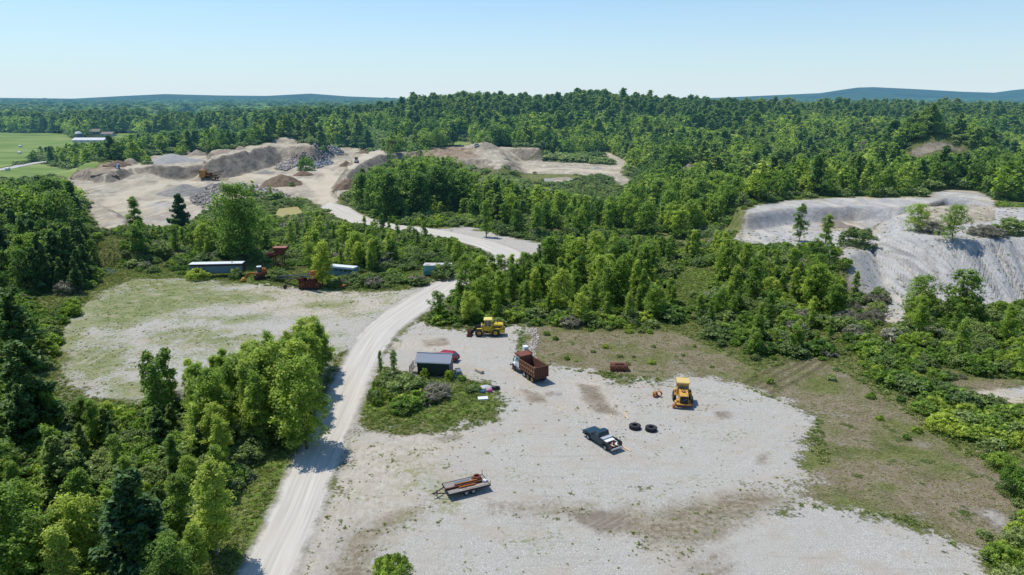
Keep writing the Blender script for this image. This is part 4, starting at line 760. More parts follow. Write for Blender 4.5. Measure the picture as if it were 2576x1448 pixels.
# --- grass and weeds
def tuft(seed, n=14, h=1.0, spread=.5):
    r = np.random.default_rng(seed); c = np.stack([r.normal(size=n)*spread*.5, r.normal(size=n)*spread*.5, np.full(n, h*.42)], 1); d = r.normal(size=(n, 3)); d[:, 2] *= .3
    V, F = quads(c, d, r.uniform(.7, 1.2, n)*h, .22, r, up=None)
    V[:, 2] = np.abs(V[:, 2]); return np_mesh('tuft', V, F, [M_GRASS], False, {'shade': np.repeat(r.uniform(.1, .9, n), 4)})
TUFTS = [tuft(i) for i in range(5)]
def scatter_tufts():
    r = np.random.default_rng(9); n0 = 500000
    t_ = r.uniform(-1.0, 1.0, n0); D = np.sqrt(r.uniform(48**2, 205**2, n0)); x = t_*D; y = D
    yd = sd_yard(x, y); rd, _, _ = sd_road(x, y); qq = sd_quarry(x, y)
    wd = sdany(x, y, WEED, 8); br = sdany(x, y, BROWN, 8); no = fbm(x, y, 2.4, 3, 31); n2 = fbm(x, y, 16, 3, 37); lu = sdany(x, y, LUSH, 6); dr = sdany(x, y, DRY, 6); lowr = sdany(x, y, [LOWR], 8)
    p = np.where(yd < .5, .34, np.where((wd > -1) | (br > -1), .20*(no > .42), .20*sstep(.5, .68, no)*sstep(.38, .62, n2)+.012+.16*np.clip(1-yd/3, 0, 1)*(no > .45))); p = np.where(lowr > 1, p*.22, p); p = np.where((x > -20) & (y > 106) & (yd > 2), p*.25, p)
    p = np.where(rd > -.6, 0, p); p = np.where(qq > 0, .015, p); k = r.uniform(size=n0) < p; x, y, yd, lu, dr = x[k], y[k], yd[k], lu[k], dr[k]; n = len(x)
    s = np.where(yd > .5, r.uniform(.05, .20, n)*np.where(r.uniform(size=n) < .06, 1.9, 1), r.uniform(.18, .5, n)*np.where(dr > 0, .5, 1)); scl = np.stack([s*1.5, s*1.5, s*np.where(dr > 0, .4, .7)], 1)
    ti = np.where(yd > .5, r.uniform(.2, .7, n), np.where(lu > 0, r.uniform(.2, .8, n), np.where(dr > 0, r.uniform(.55, 1.3, n), r.uniform(.2, .8, n))))
    rot = np.stack([np.zeros(n), np.zeros(n), r.uniform(0, 6.28, n)], 1)
    gn_scatter('grass', np.stack([x, y, H(x, y)+.02], 1), rot, scl, r.integers(0, 5, n), ti, TUFTS, 'rough grass and weed tufts over the meadow and stone yard'); print('tufts', n)
def scatter_under():
    r = np.random.default_rng(19); n0 = 75000
    t_ = r.uniform(-1.0, 1.0, n0); D = np.sqrt(r.uniform(52**2, 300**2, n0)); x = t_*D; y = D
    yd = sd_yard(x, y); rd, _, _ = sd_road(x, y); qq = sd_quarry(x, y); pd = sdany(x, y, [POND1, POND2], 6); op = sdany(x, y, OPEN_, 6); z = sdany(x, y, ZONES, 6); no = fbm(x, y, 7, 3, 131); n2 = fbm(x, y, 30, 2, 137)
    dr = sdany(x, y, DRY, 8); isl = sdpoly(x, y, ISLE, 8)
    p = np.where(z > -2.5, .42, .30*sstep(.50, .62, no)*sstep(.35, .6, n2)); p = np.where(y > 178, np.maximum(p, .45*sstep(.40, .52, no)), p); p = np.where((dr > -1) & (z < -2), p*.14, p); p = np.where((y < 150) & (x > 0) & (z < -2), p*.22, p); p = np.where((y < 140) & (x > 25), p*.55, p); p = np.where((isl > -1) & (z < -1), p*.05, p)
    p = np.where((yd > -.8) | (rd > -1.6) | ((x < 0) & (y < 98) & (rd > -4.6)) | (qq > -1) | (pd > -1) | ((op > 0) & (no < .6)), 0, p)
    sx_ = x/(y*math.cos(PITCH)+CAMH*math.sin(PITCH))*FPX+CX; p = np.where((sx_ > 440) & (sx_ < 1130) & (y > 158) & (y < 171), p*.35, p)
    k = r.uniform(size=n0) < p; x, y, z, dr = x[k], y[k], z[k], dr[k]; n = len(x); h = r.uniform(.5, 2.3, n)*np.where(z > -1, 1.15, .8)*np.where(dr > -1, .55, 1)
    hm = cap(x, y, h, H(x, y)); h = np.clip(np.minimum(h, np.maximum(hm, 1.1*(y > 178))), .35, 4)/10; w = h*r.uniform(.9, 1.6, n); scl = np.stack([w, w, h], 1); rot = np.stack([np.zeros(n), np.zeros(n), r.uniform(0, 6.28, n)], 1)
    ti = np.clip(.08+.55*fbm(x, y, 12, 3, 91)*r.uniform(.5, 1.6, n), 0, 1); meshes = [lib('shrub', v, 1300, True) for v in range(3)]+[lib('weedbush', v, 1300, True) for v in range(3)]+[lib('twig', 0, 700, True)]
    idx = np.where(r.uniform(size=n) < .035, 6, r.integers(0, 6, n)); gn_scatter('undergrowth', np.stack([x, y, H(x, y)-.03], 1), rot, scl, idx, ti, meshes, 'low tangled bushes and brambles under and between the trees'); print('under', n)
scatter_under()
scatter_tufts()
print('plants', CNT)
# ------------------------------------------------------------------ materials of made things
def mat_paint(name, col, wear=.3, wcol=(.16,.07,.035), rough=.45, metal=0, sc=2.2, haze=False):
    m, nt, _, _ = newmat(name); t = NT(nt); tc = t.N.new('ShaderNodeTexCoord').outputs['Object']
    n = t.noise(tc, sc, 5, .7); n2 = t.noise(tc, sc*5, 3, .7)
    c = t.mix(t.math('MULTIPLY', n2, .3), c4(col), c4([a*.6 for a in col]))
    c = t.mix(t.sm(t.math('ADD', t.math('MULTIPLY', n, .7), t.math('MULTIPLY', n2, .3)), .68-.3*wear, .78-.3*wear), c, c4(wcol))
    sh = t.bsdf(c, t.math('ADD', rough, t.math('MULTIPLY', n, .25)), metal, t.bump(n2, .15, .03), .4); t.out(t.haze(sh) if haze else sh); return m
MP = {}
def mt(name, *a, **k):
    if name not in MP: MP[name] = mat_paint(name, *a, **k)
    return MP[name]
YEL = mt('loader_yellow', (.58,.42,.03), .55, (.24,.16,.07), .6); YEL2 = mt('faded_orange_yellow', (.60,.34,.06), .62, (.30,.13,.04)); RUST = mt('rusted_steel', (.13,.05,.032), .55, (.24,.105,.05), .8)
RUST2 = mt('orange_rust', (.42,.14,.04), .5, (.2,.08,.04), .8); DARK = mt('dark_steel', (.03,.03,.032), .35, (.09,.06,.045), .6); BLK = mt('black_plastic', (.015,.015,.017), .1, (.05,.05,.05), .5)
RUB = mt('dusty_rubber', (.035,.036,.04), .35, (.10,.10,.10), .85); WHT = mt('chalky_white', (.72,.74,.75), .25, (.45,.42,.38)); NAVY = mt('dark_blue_paint', (.012,.042,.065), .12, (.06,.07,.08), .25)
CHR = mt('scuffed_metal', (.45,.46,.48), .3, (.2,.2,.2), .35, .6); WOOD = mt('grey_wood', (.36,.31,.26), .45, (.2,.17,.14), .9); LUM = mt('new_lumber', (.60,.43,.27), .3, (.45,.3,.18), .8)
GRN = mt('dark_green_siding', (.030,.050,.045), .1, (.04,.06,.05), .5); ROOFM = mt('galvanized_roof', (.25,.28,.34), .15, (.19,.21,.26), .6, 0); RED = mt('red_paint', (.30,.012,.022), .08, (.3,.02,.03), .3)
BLU = mt('weathered_blue', (.15,.235,.27), .5, (.09,.135,.15), .8); BROWN_T = mt('brown_trim', (.05,.03,.028), .3); TEAL = mt('faded_teal', (.20,.42,.40), .3, (.34,.42,.38), .7); TEALD = mt('teal_band', (.10,.28,.27), .3, (.15,.25,.22), .7)
PINK = mt('pink_plastic', (.6,.12,.28), .1, (.4,.1,.2)); BAG = mt('black_bag', (.012,.012,.016), .1, (.04,.04,.045), .3); CONC = mt('grey_concrete', (.36,.36,.35), .3, (.25,.25,.24), .9)
TAIL = mt('tail_lamp_red', (.4,.01,.01), 0, (.2,0,0), .3)
def mglass(name, c=(.04,.06,.07)):
    m, nt, _, _ = newmat(name); t = NT(nt); t.out(t.bsdf(c4(c), .08, 0, None, .8)); return m
GLS = mglass('tinted_glass'); 
# ------------------------------------------------------------------ mesh builder
class MB:
    def __init__(s): s.bm = bmesh.new()
    def box(s, x0, x1, y0, y1, z0, z1, M=None):
        c = Vector(((x0+x1)/2, (y0+y1)/2, (z0+z1)/2)); mm = Matrix.Translation(c) @ Matrix.Diagonal((abs(x1-x0), abs(y1-y0), abs(z1-z0), 1))
        bmesh.ops.create_cube(s.bm, size=1, matrix=(M @ mm) if M is not None else mm); return s
    def prism(s, prof, y0, y1, M=None):
        """a side outline (x, z) drawn out from y0 to y1"""
        M = M or Matrix.Identity(4); a = [s.bm.verts.new(M @ Vector((x, y0, z))) for x, z in prof]; b = [s.bm.verts.new(M @ Vector((x, y1, z))) for x, z in prof]; n = len(prof)
        s.bm.faces.new(a); s.bm.faces.new(b[::-1])
        for i in range(n): s.bm.faces.new((a[i], b[i], b[(i+1) % n], a[(i+1) % n]))
        return s
    def bar(s, p, q, w=.06, h=None):
        p, q = Vector(p), Vector(q); d = q-p; L = d.length; M = Matrix.Translation((p+q)/2) @ d.to_track_quat('X', 'Z').to_matrix().to_4x4()
        bmesh.ops.create_cube(s.bm, size=1, matrix=M @ Matrix.Diagonal((L, w, h or w, 1))); return s
    def tube(s, pts, r, seg=8):
        V, F = tube(pts, [r]*len(pts) if np.isscalar(r) else r, seg); vs = [s.bm.verts.new(v) for v in V]
        for f in F: s.bm.faces.new([vs[i] for i in f])
        s.bm.faces.new(vs[:seg][::-1]); s.bm.faces.new(vs[-seg:]); return s
    def lathe(s, prof, M=None, seg=28, closed=True):
        """outline (radius, along) turned about the local y axis"""
        M = M or Matrix.Identity(4); R = []
        for k in range(seg):
            w = 2*math.pi*k/seg; R.append([s.bm.verts.new(M @ Vector((r*math.cos(w), a, r*math.sin(w)))) for r, a in prof])
        n = len(prof); m_ = n if closed else n-1
        for k in range(seg):
            A, B = R[k], R[(k+1) % seg]
            for i in range(m_):
                try: s.bm.faces.new((A[i], A[(i+1) % n], B[(i+1) % n], B[i]))
                except ValueError: pass
        return s
    def build(s, name, mat, parent=None, bevel=0, smooth=False, jit=0):
        bm = s.bm; bmesh.ops.recalc_face_normals(bm, faces=bm.faces)
        if bevel: bmesh.ops.bevel(bm, geom=[e for e in bm.edges if e.is_manifold and e.calc_face_angle(0) > .5], offset=bevel, segments=2, affect='EDGES', profile=.5, clamp_overlap=True)
        if jit:
            for v in bm.verts: v.co += Vector((random.uniform(-jit, jit), random.uniform(-jit, jit), random.uniform(-jit, jit)))
        if smooth:
            for f in bm.faces: f.smooth = True
        me = bpy.data.meshes.new(name); bm.to_mesh(me); bm.free(); me.materials.append(mat)
        o = bpy.data.objects.new(name, me); COL.objects.link(o)
        if parent: o.parent = parent
        return o
def root(name, loc, rz, label, cat, group=None):
    o = bpy.data.objects.new(name, None); COL.objects.link(o); o.location = loc; o.rotation_euler = (0, 0, rz); return tag(o, label, cat, group)
def spot(px, py, z=None):
    p = P(px, py, 0); return (p[0], p[1], Hs(p[0], p[1])+.06 if z is None else z)
def tyre_prof(R, w, rim): return [(rim, -w*.38), (R*.9, -w*.5), (R*.985, -w*.42), (R, -w*.2), (R, w*.2), (R*.985, w*.42), (R*.9, w*.5), (rim, w*.38)]
def lugs(mb, R, w, n, M, dep=.03):
    for k in range(n):
        a = 2*math.pi*k/n
        for sd_ in (-1, 1):
            mb.box(-.035*R/.7, .035*R/.7, sd_*w*.02 if sd_ > 0 else -w*.46, w*.46 if sd_ > 0 else -w*.02, R-.03, R+dep, M @ Matrix.Rotation(a+(.5*math.pi/n if sd_ > 0 else 0), 4, 'Y') @ Matrix.Rotation(.35*sd_, 4, 'Z'))
def wheel(par, x, y, R, w, rimmat, rimr=.52, nl=0, tyre=RUB):
    s = 1 if y > 0 else -1; M = Matrix.Translation((x, y, R)); mb = MB().lathe(tyre_prof(R, w, R*rimr), M)
    if nl: lugs(mb, R, w, nl, M)
    o = mb.build('wheel', tyre, par, smooth=False)
    r = R*rimr; a = s*w*.30; MB().lathe([(0, a*.6), (r*.3, a*.6), (r*.34, a*1.15), (r*.5, a*1.1), (r*.55, a*.45), (r*.85, a*.55), (r*.98, a*1.25), (r*1.03, a*1.25), (r*1.03, -a), (0, -a)], M, closed=False).build('rim', rimmat, o, smooth=True); return o
# ------------------------------------------------------------------ yellow wheel loader, seen from its side
def wheel_loader():
    a = P(1205.2, 846.1); b = P(1246.6, 845.8); c = (a+b)/2; c[1] += .55; rz = math.atan2(a[1]-b[1], a[0]-b[0])
    t = root('wheel_loader', (c[0], c[1], Hs(c[0], c[1])+.03), rz, 'yellow wheel loader parked by the thicket with its bucket on the ground', 'wheel loader')
    MB().prism([(-2.9,1.0),(-3.05,1.15),(-3.05,2.12),(-2.9,2.28),(-.95,2.42),(-.9,1.0)], -.82, .82).build('engine_hood', YEL, t, .05)
    MB().prism([(-3.3,.72),(-3.35,1.3),(-2.55,1.3),(-2.2,.9),(-2.2,.72)], -1.12, 1.12).build('counterweight', YEL, t, .05)
    MB().box(-3.09,-3.05,-.66,.66,1.35,2.05).build('rear_grille', BLK, t)
    MB().box(-2.7,-1.0,.825,.84,1.72,2.0).build('side_vent', DARK, t); MB().box(-2.7,-1.0,-.84,-.825,1.72,2.0).build('side_vent', DARK, t)
    MB().box(-2.7,2.1,-.42,.42,.55,1.02).box(-.2,.3,-.55,.55,.5,1.3).box(1.2,1.9,-.8,.8,.62,.86).box(-1.9,-1.2,-.8,.8,.62,.86).build('chassis', DARK, t)
    for s in (-1, 1):
        MB().prism([(-2.35,1.5),(-2.35,1.62),(-1.1,1.62),(-.75,1.15),(-.85,1.1),(-1.2,1.5)], s*.8, s*1.22).build('fender', YEL, t)
        MB().prism([(.75,.95),(.75,1.5),(1.0,1.66),(1.95,1.62),(1.95,1.55),(1.1,1.52),(.9,.95)], s*.78, s*1.2).build('fender', YEL, t)
        MB().box(-.72,-.15,s*.75,s*1.15,.62,.70).box(-.72,-.15,s*.75,s*1.12,.95,1.02).bar((-.72,s*1.1,.6),(-.72,s*1.1,1.9),.04).build('steps', YEL, t)
        MB().bar((.55,s*.9,2.5),(.9,s*1.25,2.6),.03).box(.86,.92,s*1.12,s*1.36,2.4,2.75).build('mirror', BLK, t)
        h = MB(); h.prism([(.95,2.0),(1.15,2.12),(1.9,1.85),(2.95,.82),(2.95,.45),(2.75,.42),(1.75,1.5),(.95,1.75)], s*.42-.07, s*.42+.07); h.build('lift_arm', DARK, t)
        MB().tube([(.95,s*.22,1.1),(1.9,s*.3,1.35)], .06).tube([(1.7,s*.28,1.3),(2.45,s*.34,1.05)], .04).build('hydraulic_cylinder', CHR, t)
    MB().prism([(.35,.7),(.45,1.75),(.8,2.15),(1.2,2.1),(1.25,1.2),(1.6,.7)], -.34, .34).build('front_frame', YEL, t, .03)
    MB().tube([(.9,0,2.05),(2.75,0,1.28)], .07).box(1.9,2.3,-.09,.09,1.35,1.85).build('tilt_link', DARK, t)
    cab = MB().prism([(-.85,1.05),(-.85,1.98),(.65,1.98),(.75,1.5),(.55,1.05)], -.78, .78)
    for x, y in ((-.8,-.72),(-.8,.72),(-.1,-.75),(-.1,.75)): cab.bar((x,y,1.9),(x,y,3.12),.11)
    for y in (-.7,.7): cab.bar((.62,y,1.9),(.42,y,3.12),.09)
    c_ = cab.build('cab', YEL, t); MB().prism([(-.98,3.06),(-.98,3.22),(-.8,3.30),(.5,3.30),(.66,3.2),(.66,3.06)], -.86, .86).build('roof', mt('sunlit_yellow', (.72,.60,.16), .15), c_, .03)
    MB().prism([(-.76,1.98),(-.76,3.08),(.40,3.08),(.60,1.98)], -.71, .71).build('window', GLS, c_)
    MB().tube([(-1.9,.25,2.3),(-1.9,.25,3.0)], .05).build('exhaust_pipe', DARK, t); MB().tube([(-1.35,-.2,2.38),(-1.35,-.2,2.72)], .13).build('air_cleaner', DARK, t)
    for s in (-1, 1): MB().box(.98,1.12,s*.65,s*.9,1.95,2.12).bar((1.05,s*.78,1.5),(1.05,s*.78,1.95),.04).build('headlight', WHT, t)
    # bucket, tipped forward on its cutting edge
    R = Matrix.Translation((2.95,0,.12)) @ Matrix.Rotation(math.radians(12), 4, 'Y')
    bk = MB(); arc = [(1.05,.0),(.35,.0),(.12,.12),(0,.38),(.02,.75),(.18,1.12),(.30,1.18),(.10,.75),(.08,.42),(.18,.2),(.38,.07),(1.05,.05)]
    bk.prism(arc, -1.25, 1.25, R)
    for s in (-1, 1): bk.prism([(1.05,0),(.35,0),(.12,.12),(0,.38),(.02,.75),(.18,1.12),(.30,1.18),(.75,.6)], s*1.22, s*1.28, R)
    b_ = bk.build('bucket', RUST, t)
    MB().box(-.12,.02,-.5,.5,.2,.95,R).build('quick_coupler', DARK, b_)
    for k in range(7): pass
    MB().prism([(1.0,-.02),(1.22,.0),(1.0,.07)], -1.25, 1.25, R).build('cutting_edge', CHR, b_)
    for x in (1.55, -1.55):
        for y in (-.97, .97): wheel(t, x, y, .74, .5, YEL if x < 0 else YEL2, .5, 18)
wheel_loader()
# ------------------------------------------------------------------ rusty dump truck
def dump_truck():
    a = P(1293.5, 933.6); b = P(1339.4, 963.6); d = a-b; rz = math.atan2(d[1], d[0]); f = np.array([math.cos(rz), math.sin(rz), 0]); l = np.array([-f[1], f[0], 0])
    # the near wheels are on its left; the body centre lies to the right of them
    c = b+f*2.3-l*1.05
    t = root('dump_truck', (c[0], c[1], Hs(c[0], c[1])+.03), rz, 'dump truck with a white cab and a rusty open box', 'dump truck')
    for s in (-1, 1): pass
    MB().box(-3.1,4.2,-.42,-.28,.72,.98).box(-3.1,4.2,.28,.42,.72,.98).box(-2.5,-.7,-.9,.9,.45,.6).box(3.2,3.5,-.9,.9,.42,.55).build('chassis', DARK, t)
    cab = MB().prism([(1.75,.95),(1.75,2.65),(1.9,2.82),(2.75,2.82),(2.98,2.6),(3.2,1.95),(3.2,.95)], -1.02, 1.02).build('cab', WHT, t, .05)
    MB().prism([(2.85,2.1),(2.85,2.62),(2.99,2.52),(3.22,2.0),(3.1,2.0)], -.88, .88).build('windshield', GLS, cab)
    for s in (-1, 1):
        MB().prism([(2.0,1.95),(2.0,2.58),(2.75,2.58),(3.0,1.95)], s*1.02, s*1.05).build('side_window', mglass('cab_window', (.10,.28,.26)), cab)
        MB().box(1.95,3.05,s*1.025,s*1.045,1.05,1.88).build('door', WHT, cab)
        MB().bar((3.0,s*1.0,2.3),(3.1,s*1.35,2.35),.03).bar((3.0,s*1.0,1.8),(3.1,s*1.35,1.85),.03).box(3.05,3.12,s*1.24,s*1.46,1.75,2.4).build('mirror', CHR, cab)
        MB().prism([(3.05,1.0),(3.1,1.3),(3.35,1.42),(3.95,1.38),(4.35,1.1),(4.42,.75),(4.25,.75),(4.05,1.05),(3.8,1.15),(3.4,1.15),(3.2,.9)], s*.72, s*1.14).build('fender', WHT, t, .03)
        MB().box(4.42,4.5,s*.72,s*1.0,.95,1.12).build('headlight', CHR, t)
        MB().tube([(1.75,s*.78,.72),(2.85,s*.78,.72)], .29, 14).build('fuel_tank', CHR, t)
        MB().box(1.85,2.8,s*1.0,s*1.16,.42,.48).box(1.85,2.8,s*1.0,s*1.16,.8,.85).build('cab_step', DARK, t)
    MB().prism([(3.15,.95),(3.15,2.0),(3.4,1.98),(4.25,1.72),(4.42,1.55),(4.42,.85)], -.7, .7).build('hood', WHT, t, .06)
    MB().box(4.42,4.47,-.52,.52,.9,1.5).build('grille', DARK, t); MB().box(4.5,4.68,-1.12,1.12,.5,.78).build('bumper', BLK, t, .03)
    MB().tube([(1.62,-.75,.9),(1.62,-.75,2.95)], .08).build('exhaust_pipe', CHR, t)
    RIBS = []; bx = MB(); w = 1.2; bx.box(-3.2,1.45,-w,w,1.12,1.22)
    for s in (-1, 1):
        bx.box(-3.2,1.45,s*(w-.05),s*w,1.2,2.72).box(-3.2,1.45,s*(w-.04),s*(w+.10),2.62,2.76).box(-3.2,1.45,s*w,s*(w+.08),1.14,1.26).box(-3.2,1.45,s*w,s*(w+.06),1.92,2.02)
        rbm = MB()
        for k in range(8): x = -3.15+k*.64; rbm.box(x,x+.11,s*w,s*(w+.13),1.2,2.66)
        rbm.box(-3.2,1.45,s*w,s*(w+.09),1.9,2.03); RIBS.append(rbm)
    bx.box(1.38,1.45,-w,w,1.2,3.1)
    box = bx.build('dump_box', mt('brown_rust', (.17,.075,.045), .5, (.30,.15,.08), .85), t)
    for q in RIBS: q.build('side_rib', mt('light_rust', (.36,.19,.105), .5, (.16,.08,.05), .85), box)
    MB().prism([(1.40,3.02),(1.40,3.14),(3.0,3.30),(3.0,3.18)], -1.25, 1.25).box(1.5,2.9,-1.25,-1.18,3.12,3.38).box(1.5,2.9,1.18,1.25,3.12,3.38).build('cab_guard', mt('maroon_rust', (.19,.06,.045), .4, (.26,.10,.07), .8), box)
    tg = MB(); tg.box(-3.34,-3.24,-w-.08,w+.08,1.0,2.82)
    for k in range(6): y = -1.15+k*.46; tg.box(-3.42,-3.34,y-.05,y+.05,1.05,2.8)
    tg.box(-3.42,-3.34,-w-.06,w+.06,2.72,2.84).box(-3.42,-3.34,-w-.06,w+.06,1.0,1.12)
    tg.build('tailgate', mt('dark_brown_rust', (.12,.055,.035), .4, (.22,.11,.06), .85), box)
    MB().box(-3.1,-3.05,-1.1,-.5,.35,.98).box(-3.1,-3.05,.5,1.1,.35,.98).build('mudflap', BLK, t)
    MB().box(-3.15,-2.9,-.9,.9,.75,1.0).build('rear_crossmember', RUST, t)
    for y in (-1.0, 1.0): wheel(t, 3.4, y, .52, .3, RUST, .55)
    for x in (-2.27, -1.0):
        for y in (-.98, .98): wheel(t, x, y, .52, .44, YEL2, .58)
    for y in (-.98, .98): wheel(t, .2, y, .48, .3, WHT, .58)
dump_truck()
# ------------------------------------------------------------------ dark pickup and its load
def pickup():
    a = P(1479.5, 1107); b = P(1523.4, 1134.9); d = a-b; rz = math.atan2(d[1], d[0]); f = np.array([math.cos(rz), math.sin(rz), 0]); l = np.array([-f[1], f[0], 0]); c = (a+b)/2-l*.85
    t = root('pickup_truck', (c[0], c[1], Hs(c[0], c[1])+.03), rz, 'dark blue pickup with an open loaded bed and no tailgate', 'pickup truck')
    fx, rx = 1.72, -1.68
    def arch(x): return [(x+.5, .48), (x+.44, .74), (x+.22, .90), (x-.22, .90), (x-.44, .74), (x-.5, .48)]
    low = [(2.72,.5)]+[(2.78,.85),(2.70,1.02),(1.25,1.12),(-.42,1.12),(-.42,.45)]; low = [(2.70,.48),(2.80,.82),(2.72,1.03),(2.4,1.09),(1.2,1.16),(-.5,1.16),(-.5,.45),(1.1,.45)]+[(q[0], q[1]) for q in arch(fx)[::-1]]
    MB().prism(low, -.97, .97).build('body', NAVY, t, .03)
    MB().prism([(2.62,1.03),(2.4,1.11),(1.2,1.19),(1.2,1.1),(2.6,.98)], -.8, .8).build('hood', NAVY, t)
    cab = MB().prism([(1.25,1.14),(.55,1.74),(.3,1.80),(-.32,1.80),(-.5,1.16)], -.82, .82); cab = cab.build('cab', NAVY, t, .06)
    MB().prism([(1.19,1.19),(1.15,1.17),(.56,1.69),(.62,1.73)], -.72, .72).build('windshield', GLS, cab)
    MB().prism([(-.545,1.25),(-.50,1.25),(-.37,1.68),(-.42,1.68)], -.66, .66).build('rear_window', GLS, cab)
    MB().box(-.36,-.32,-.16,-.06,1.79,1.83).box(-.36,-.32,-.04,.04,1.79,1.83).box(-.36,-.32,.06,.16,1.79,1.83).build('roof_lamps', TAIL, cab)
    for s in (-1, 1):
        MB().prism([(.98,1.22),(.52,1.66),(-.18,1.66),(-.22,1.22)], s*.815, s*.84).build('side_window', GLS, cab)
        MB().box(-.15,1.0,s*.965,s*.985,.52,1.1).build('door', NAVY, cab); MB().box(.72,.9,s*.95,s*1.15,1.2,1.36).build('mirror', BLK, cab)
        bed = [(-.5,.48),(-.5,1.14),(-2.78,1.14),(-2.78,.55),(-2.2,.5)]+[(q[0], q[1]) for q in arch(rx)[::-1]][::1]
        bed = [(-.5,1.14),(-2.78,1.14),(-2.80,.55),(-2.25,.5)]+arch(rx)[::-1]+[(-.5,.48)]
        MB().prism(bed, s*.88, s*.97).build('bed_side', NAVY, t)
        MB().box(-2.78,-.5,s*.86,s*.99,1.13,1.17).build('bed_rail', BLK, t)
        for x in (fx, rx): MB().prism([(x+.58,.60),(x+.5,.82),(x+.24,.99),(x-.24,.99),(x-.5,.82),(x-.58,.60),(x-.5,.60),(x-.42,.76),(x-.2,.9),(x+.2,.9),(x+.42,.76),(x+.5,.60)], s*.95, s*1.02).build('fender_flare', BLK, t)
        MB().box(-2.82,-2.74,s*.86,s*.975,.72,1.08).build('tail_lamp', TAIL, t); MB().box(2.72,2.8,s*.6,s*.88,.78,.95).build('headlight', CHR, t)
    MB().box(-2.76,-.5,-.88,.88,.62,.68).box(-.56,-.5,-.88,.88,.66,1.14).build('bed_floor', BLK, t); MB().box(-2.6,2.5,-.45,.45,.35,.5).build('chassis', DARK, t)
    MB().box(-3.02,-2.84,-.95,.95,.48,.66).build('rear_bumper', CHR, t, .02); MB().box(2.78,2.92,-.95,.95,.45,.68).build('front_bumper', CHR, t, .02); MB().box(2.74,2.79,-.55,.55,.72,.98).build('grille', BLK, t)
    for x in (fx, rx):
        for y in (-.85, .85): wheel(t, x, y, .38, .26, CHR, .55)
    M = t.matrix_basis if False else Matrix.Translation(t.location) @ Matrix.Rotation(rz, 4, 'Z')
    def on(name, mb, mat, label, cat, bev=0):
        o = mb.build(name, mat, None, bev); o.matrix_world = M; return tag(o, label, cat)
    tb = root('tool_box', t.location, rz, 'pale silver tool box across the pickup bed behind the cab', 'tool box')
    MB().box(-1.12,-.62,-.80,.80,.68,1.22).build('case', CHR, tb, .02); MB().prism([(-1.14,1.22),(-1.14,1.27),(-.87,1.32),(-.60,1.27),(-.60,1.22)], -.82, .82).build('lid', mt('tread_plate', (.52,.54,.57), .2, (.3,.3,.3), .4, .4), tb)
    on('foam_board', MB().box(-1.75,-1.18,-.7,.72,1.0,1.12), WHT, 'white board with red edge lying in the pickup bed', 'board')
    on('crate', MB().box(-1.7,-1.2,-.65,.65,.68,.99), RED, 'low red crate under the white board in the pickup bed', 'crate')
    for i, (x0, y0, x1, y1, z, m_) in enumerate(((-1.7,-.5,-2.7,-.35,.72,LUM),(-1.6,.1,-2.72,.3,.74,LUM),(-1.8,.65,-2.68,.2,.80,WOOD),(-1.75,-.2,-2.65,.55,.86,LUM),(-2.0,-.72,-2.6,-.1,.80,WHT))):
        lb = ('pale plank along the left side of the pickup bed', 'pale plank down the middle of the pickup bed', 'grey plank lying crosswise in the pickup bed', 'topmost pale plank crossing the pickup bed', 'white offcut at the open end of the pickup bed')[i]
        on('plank', MB().bar((x0,y0,z),(x1,y1,z+.04),.17,.05), m_, lb, 'plank')
    on('cable_coil', MB().tube([(-2.1+.3*math.cos(k*.5),.1+.3*math.sin(k*.5),.93+.008*k) for k in range(26)], .022, 5), BLK, 'loop of black cable on the planks in the pickup bed', 'cable')
    p = P(1567, 1127); q = P(1586, 1137); tag(MB().bar((p[0],p[1],Hs(p[0],p[1])+.12), (q[0],q[1],Hs(q[0],q[1])+.08), .28, .06).build('plank', LUM), 'tan plank on the ground behind the pickup bumper', 'plank')
pickup()
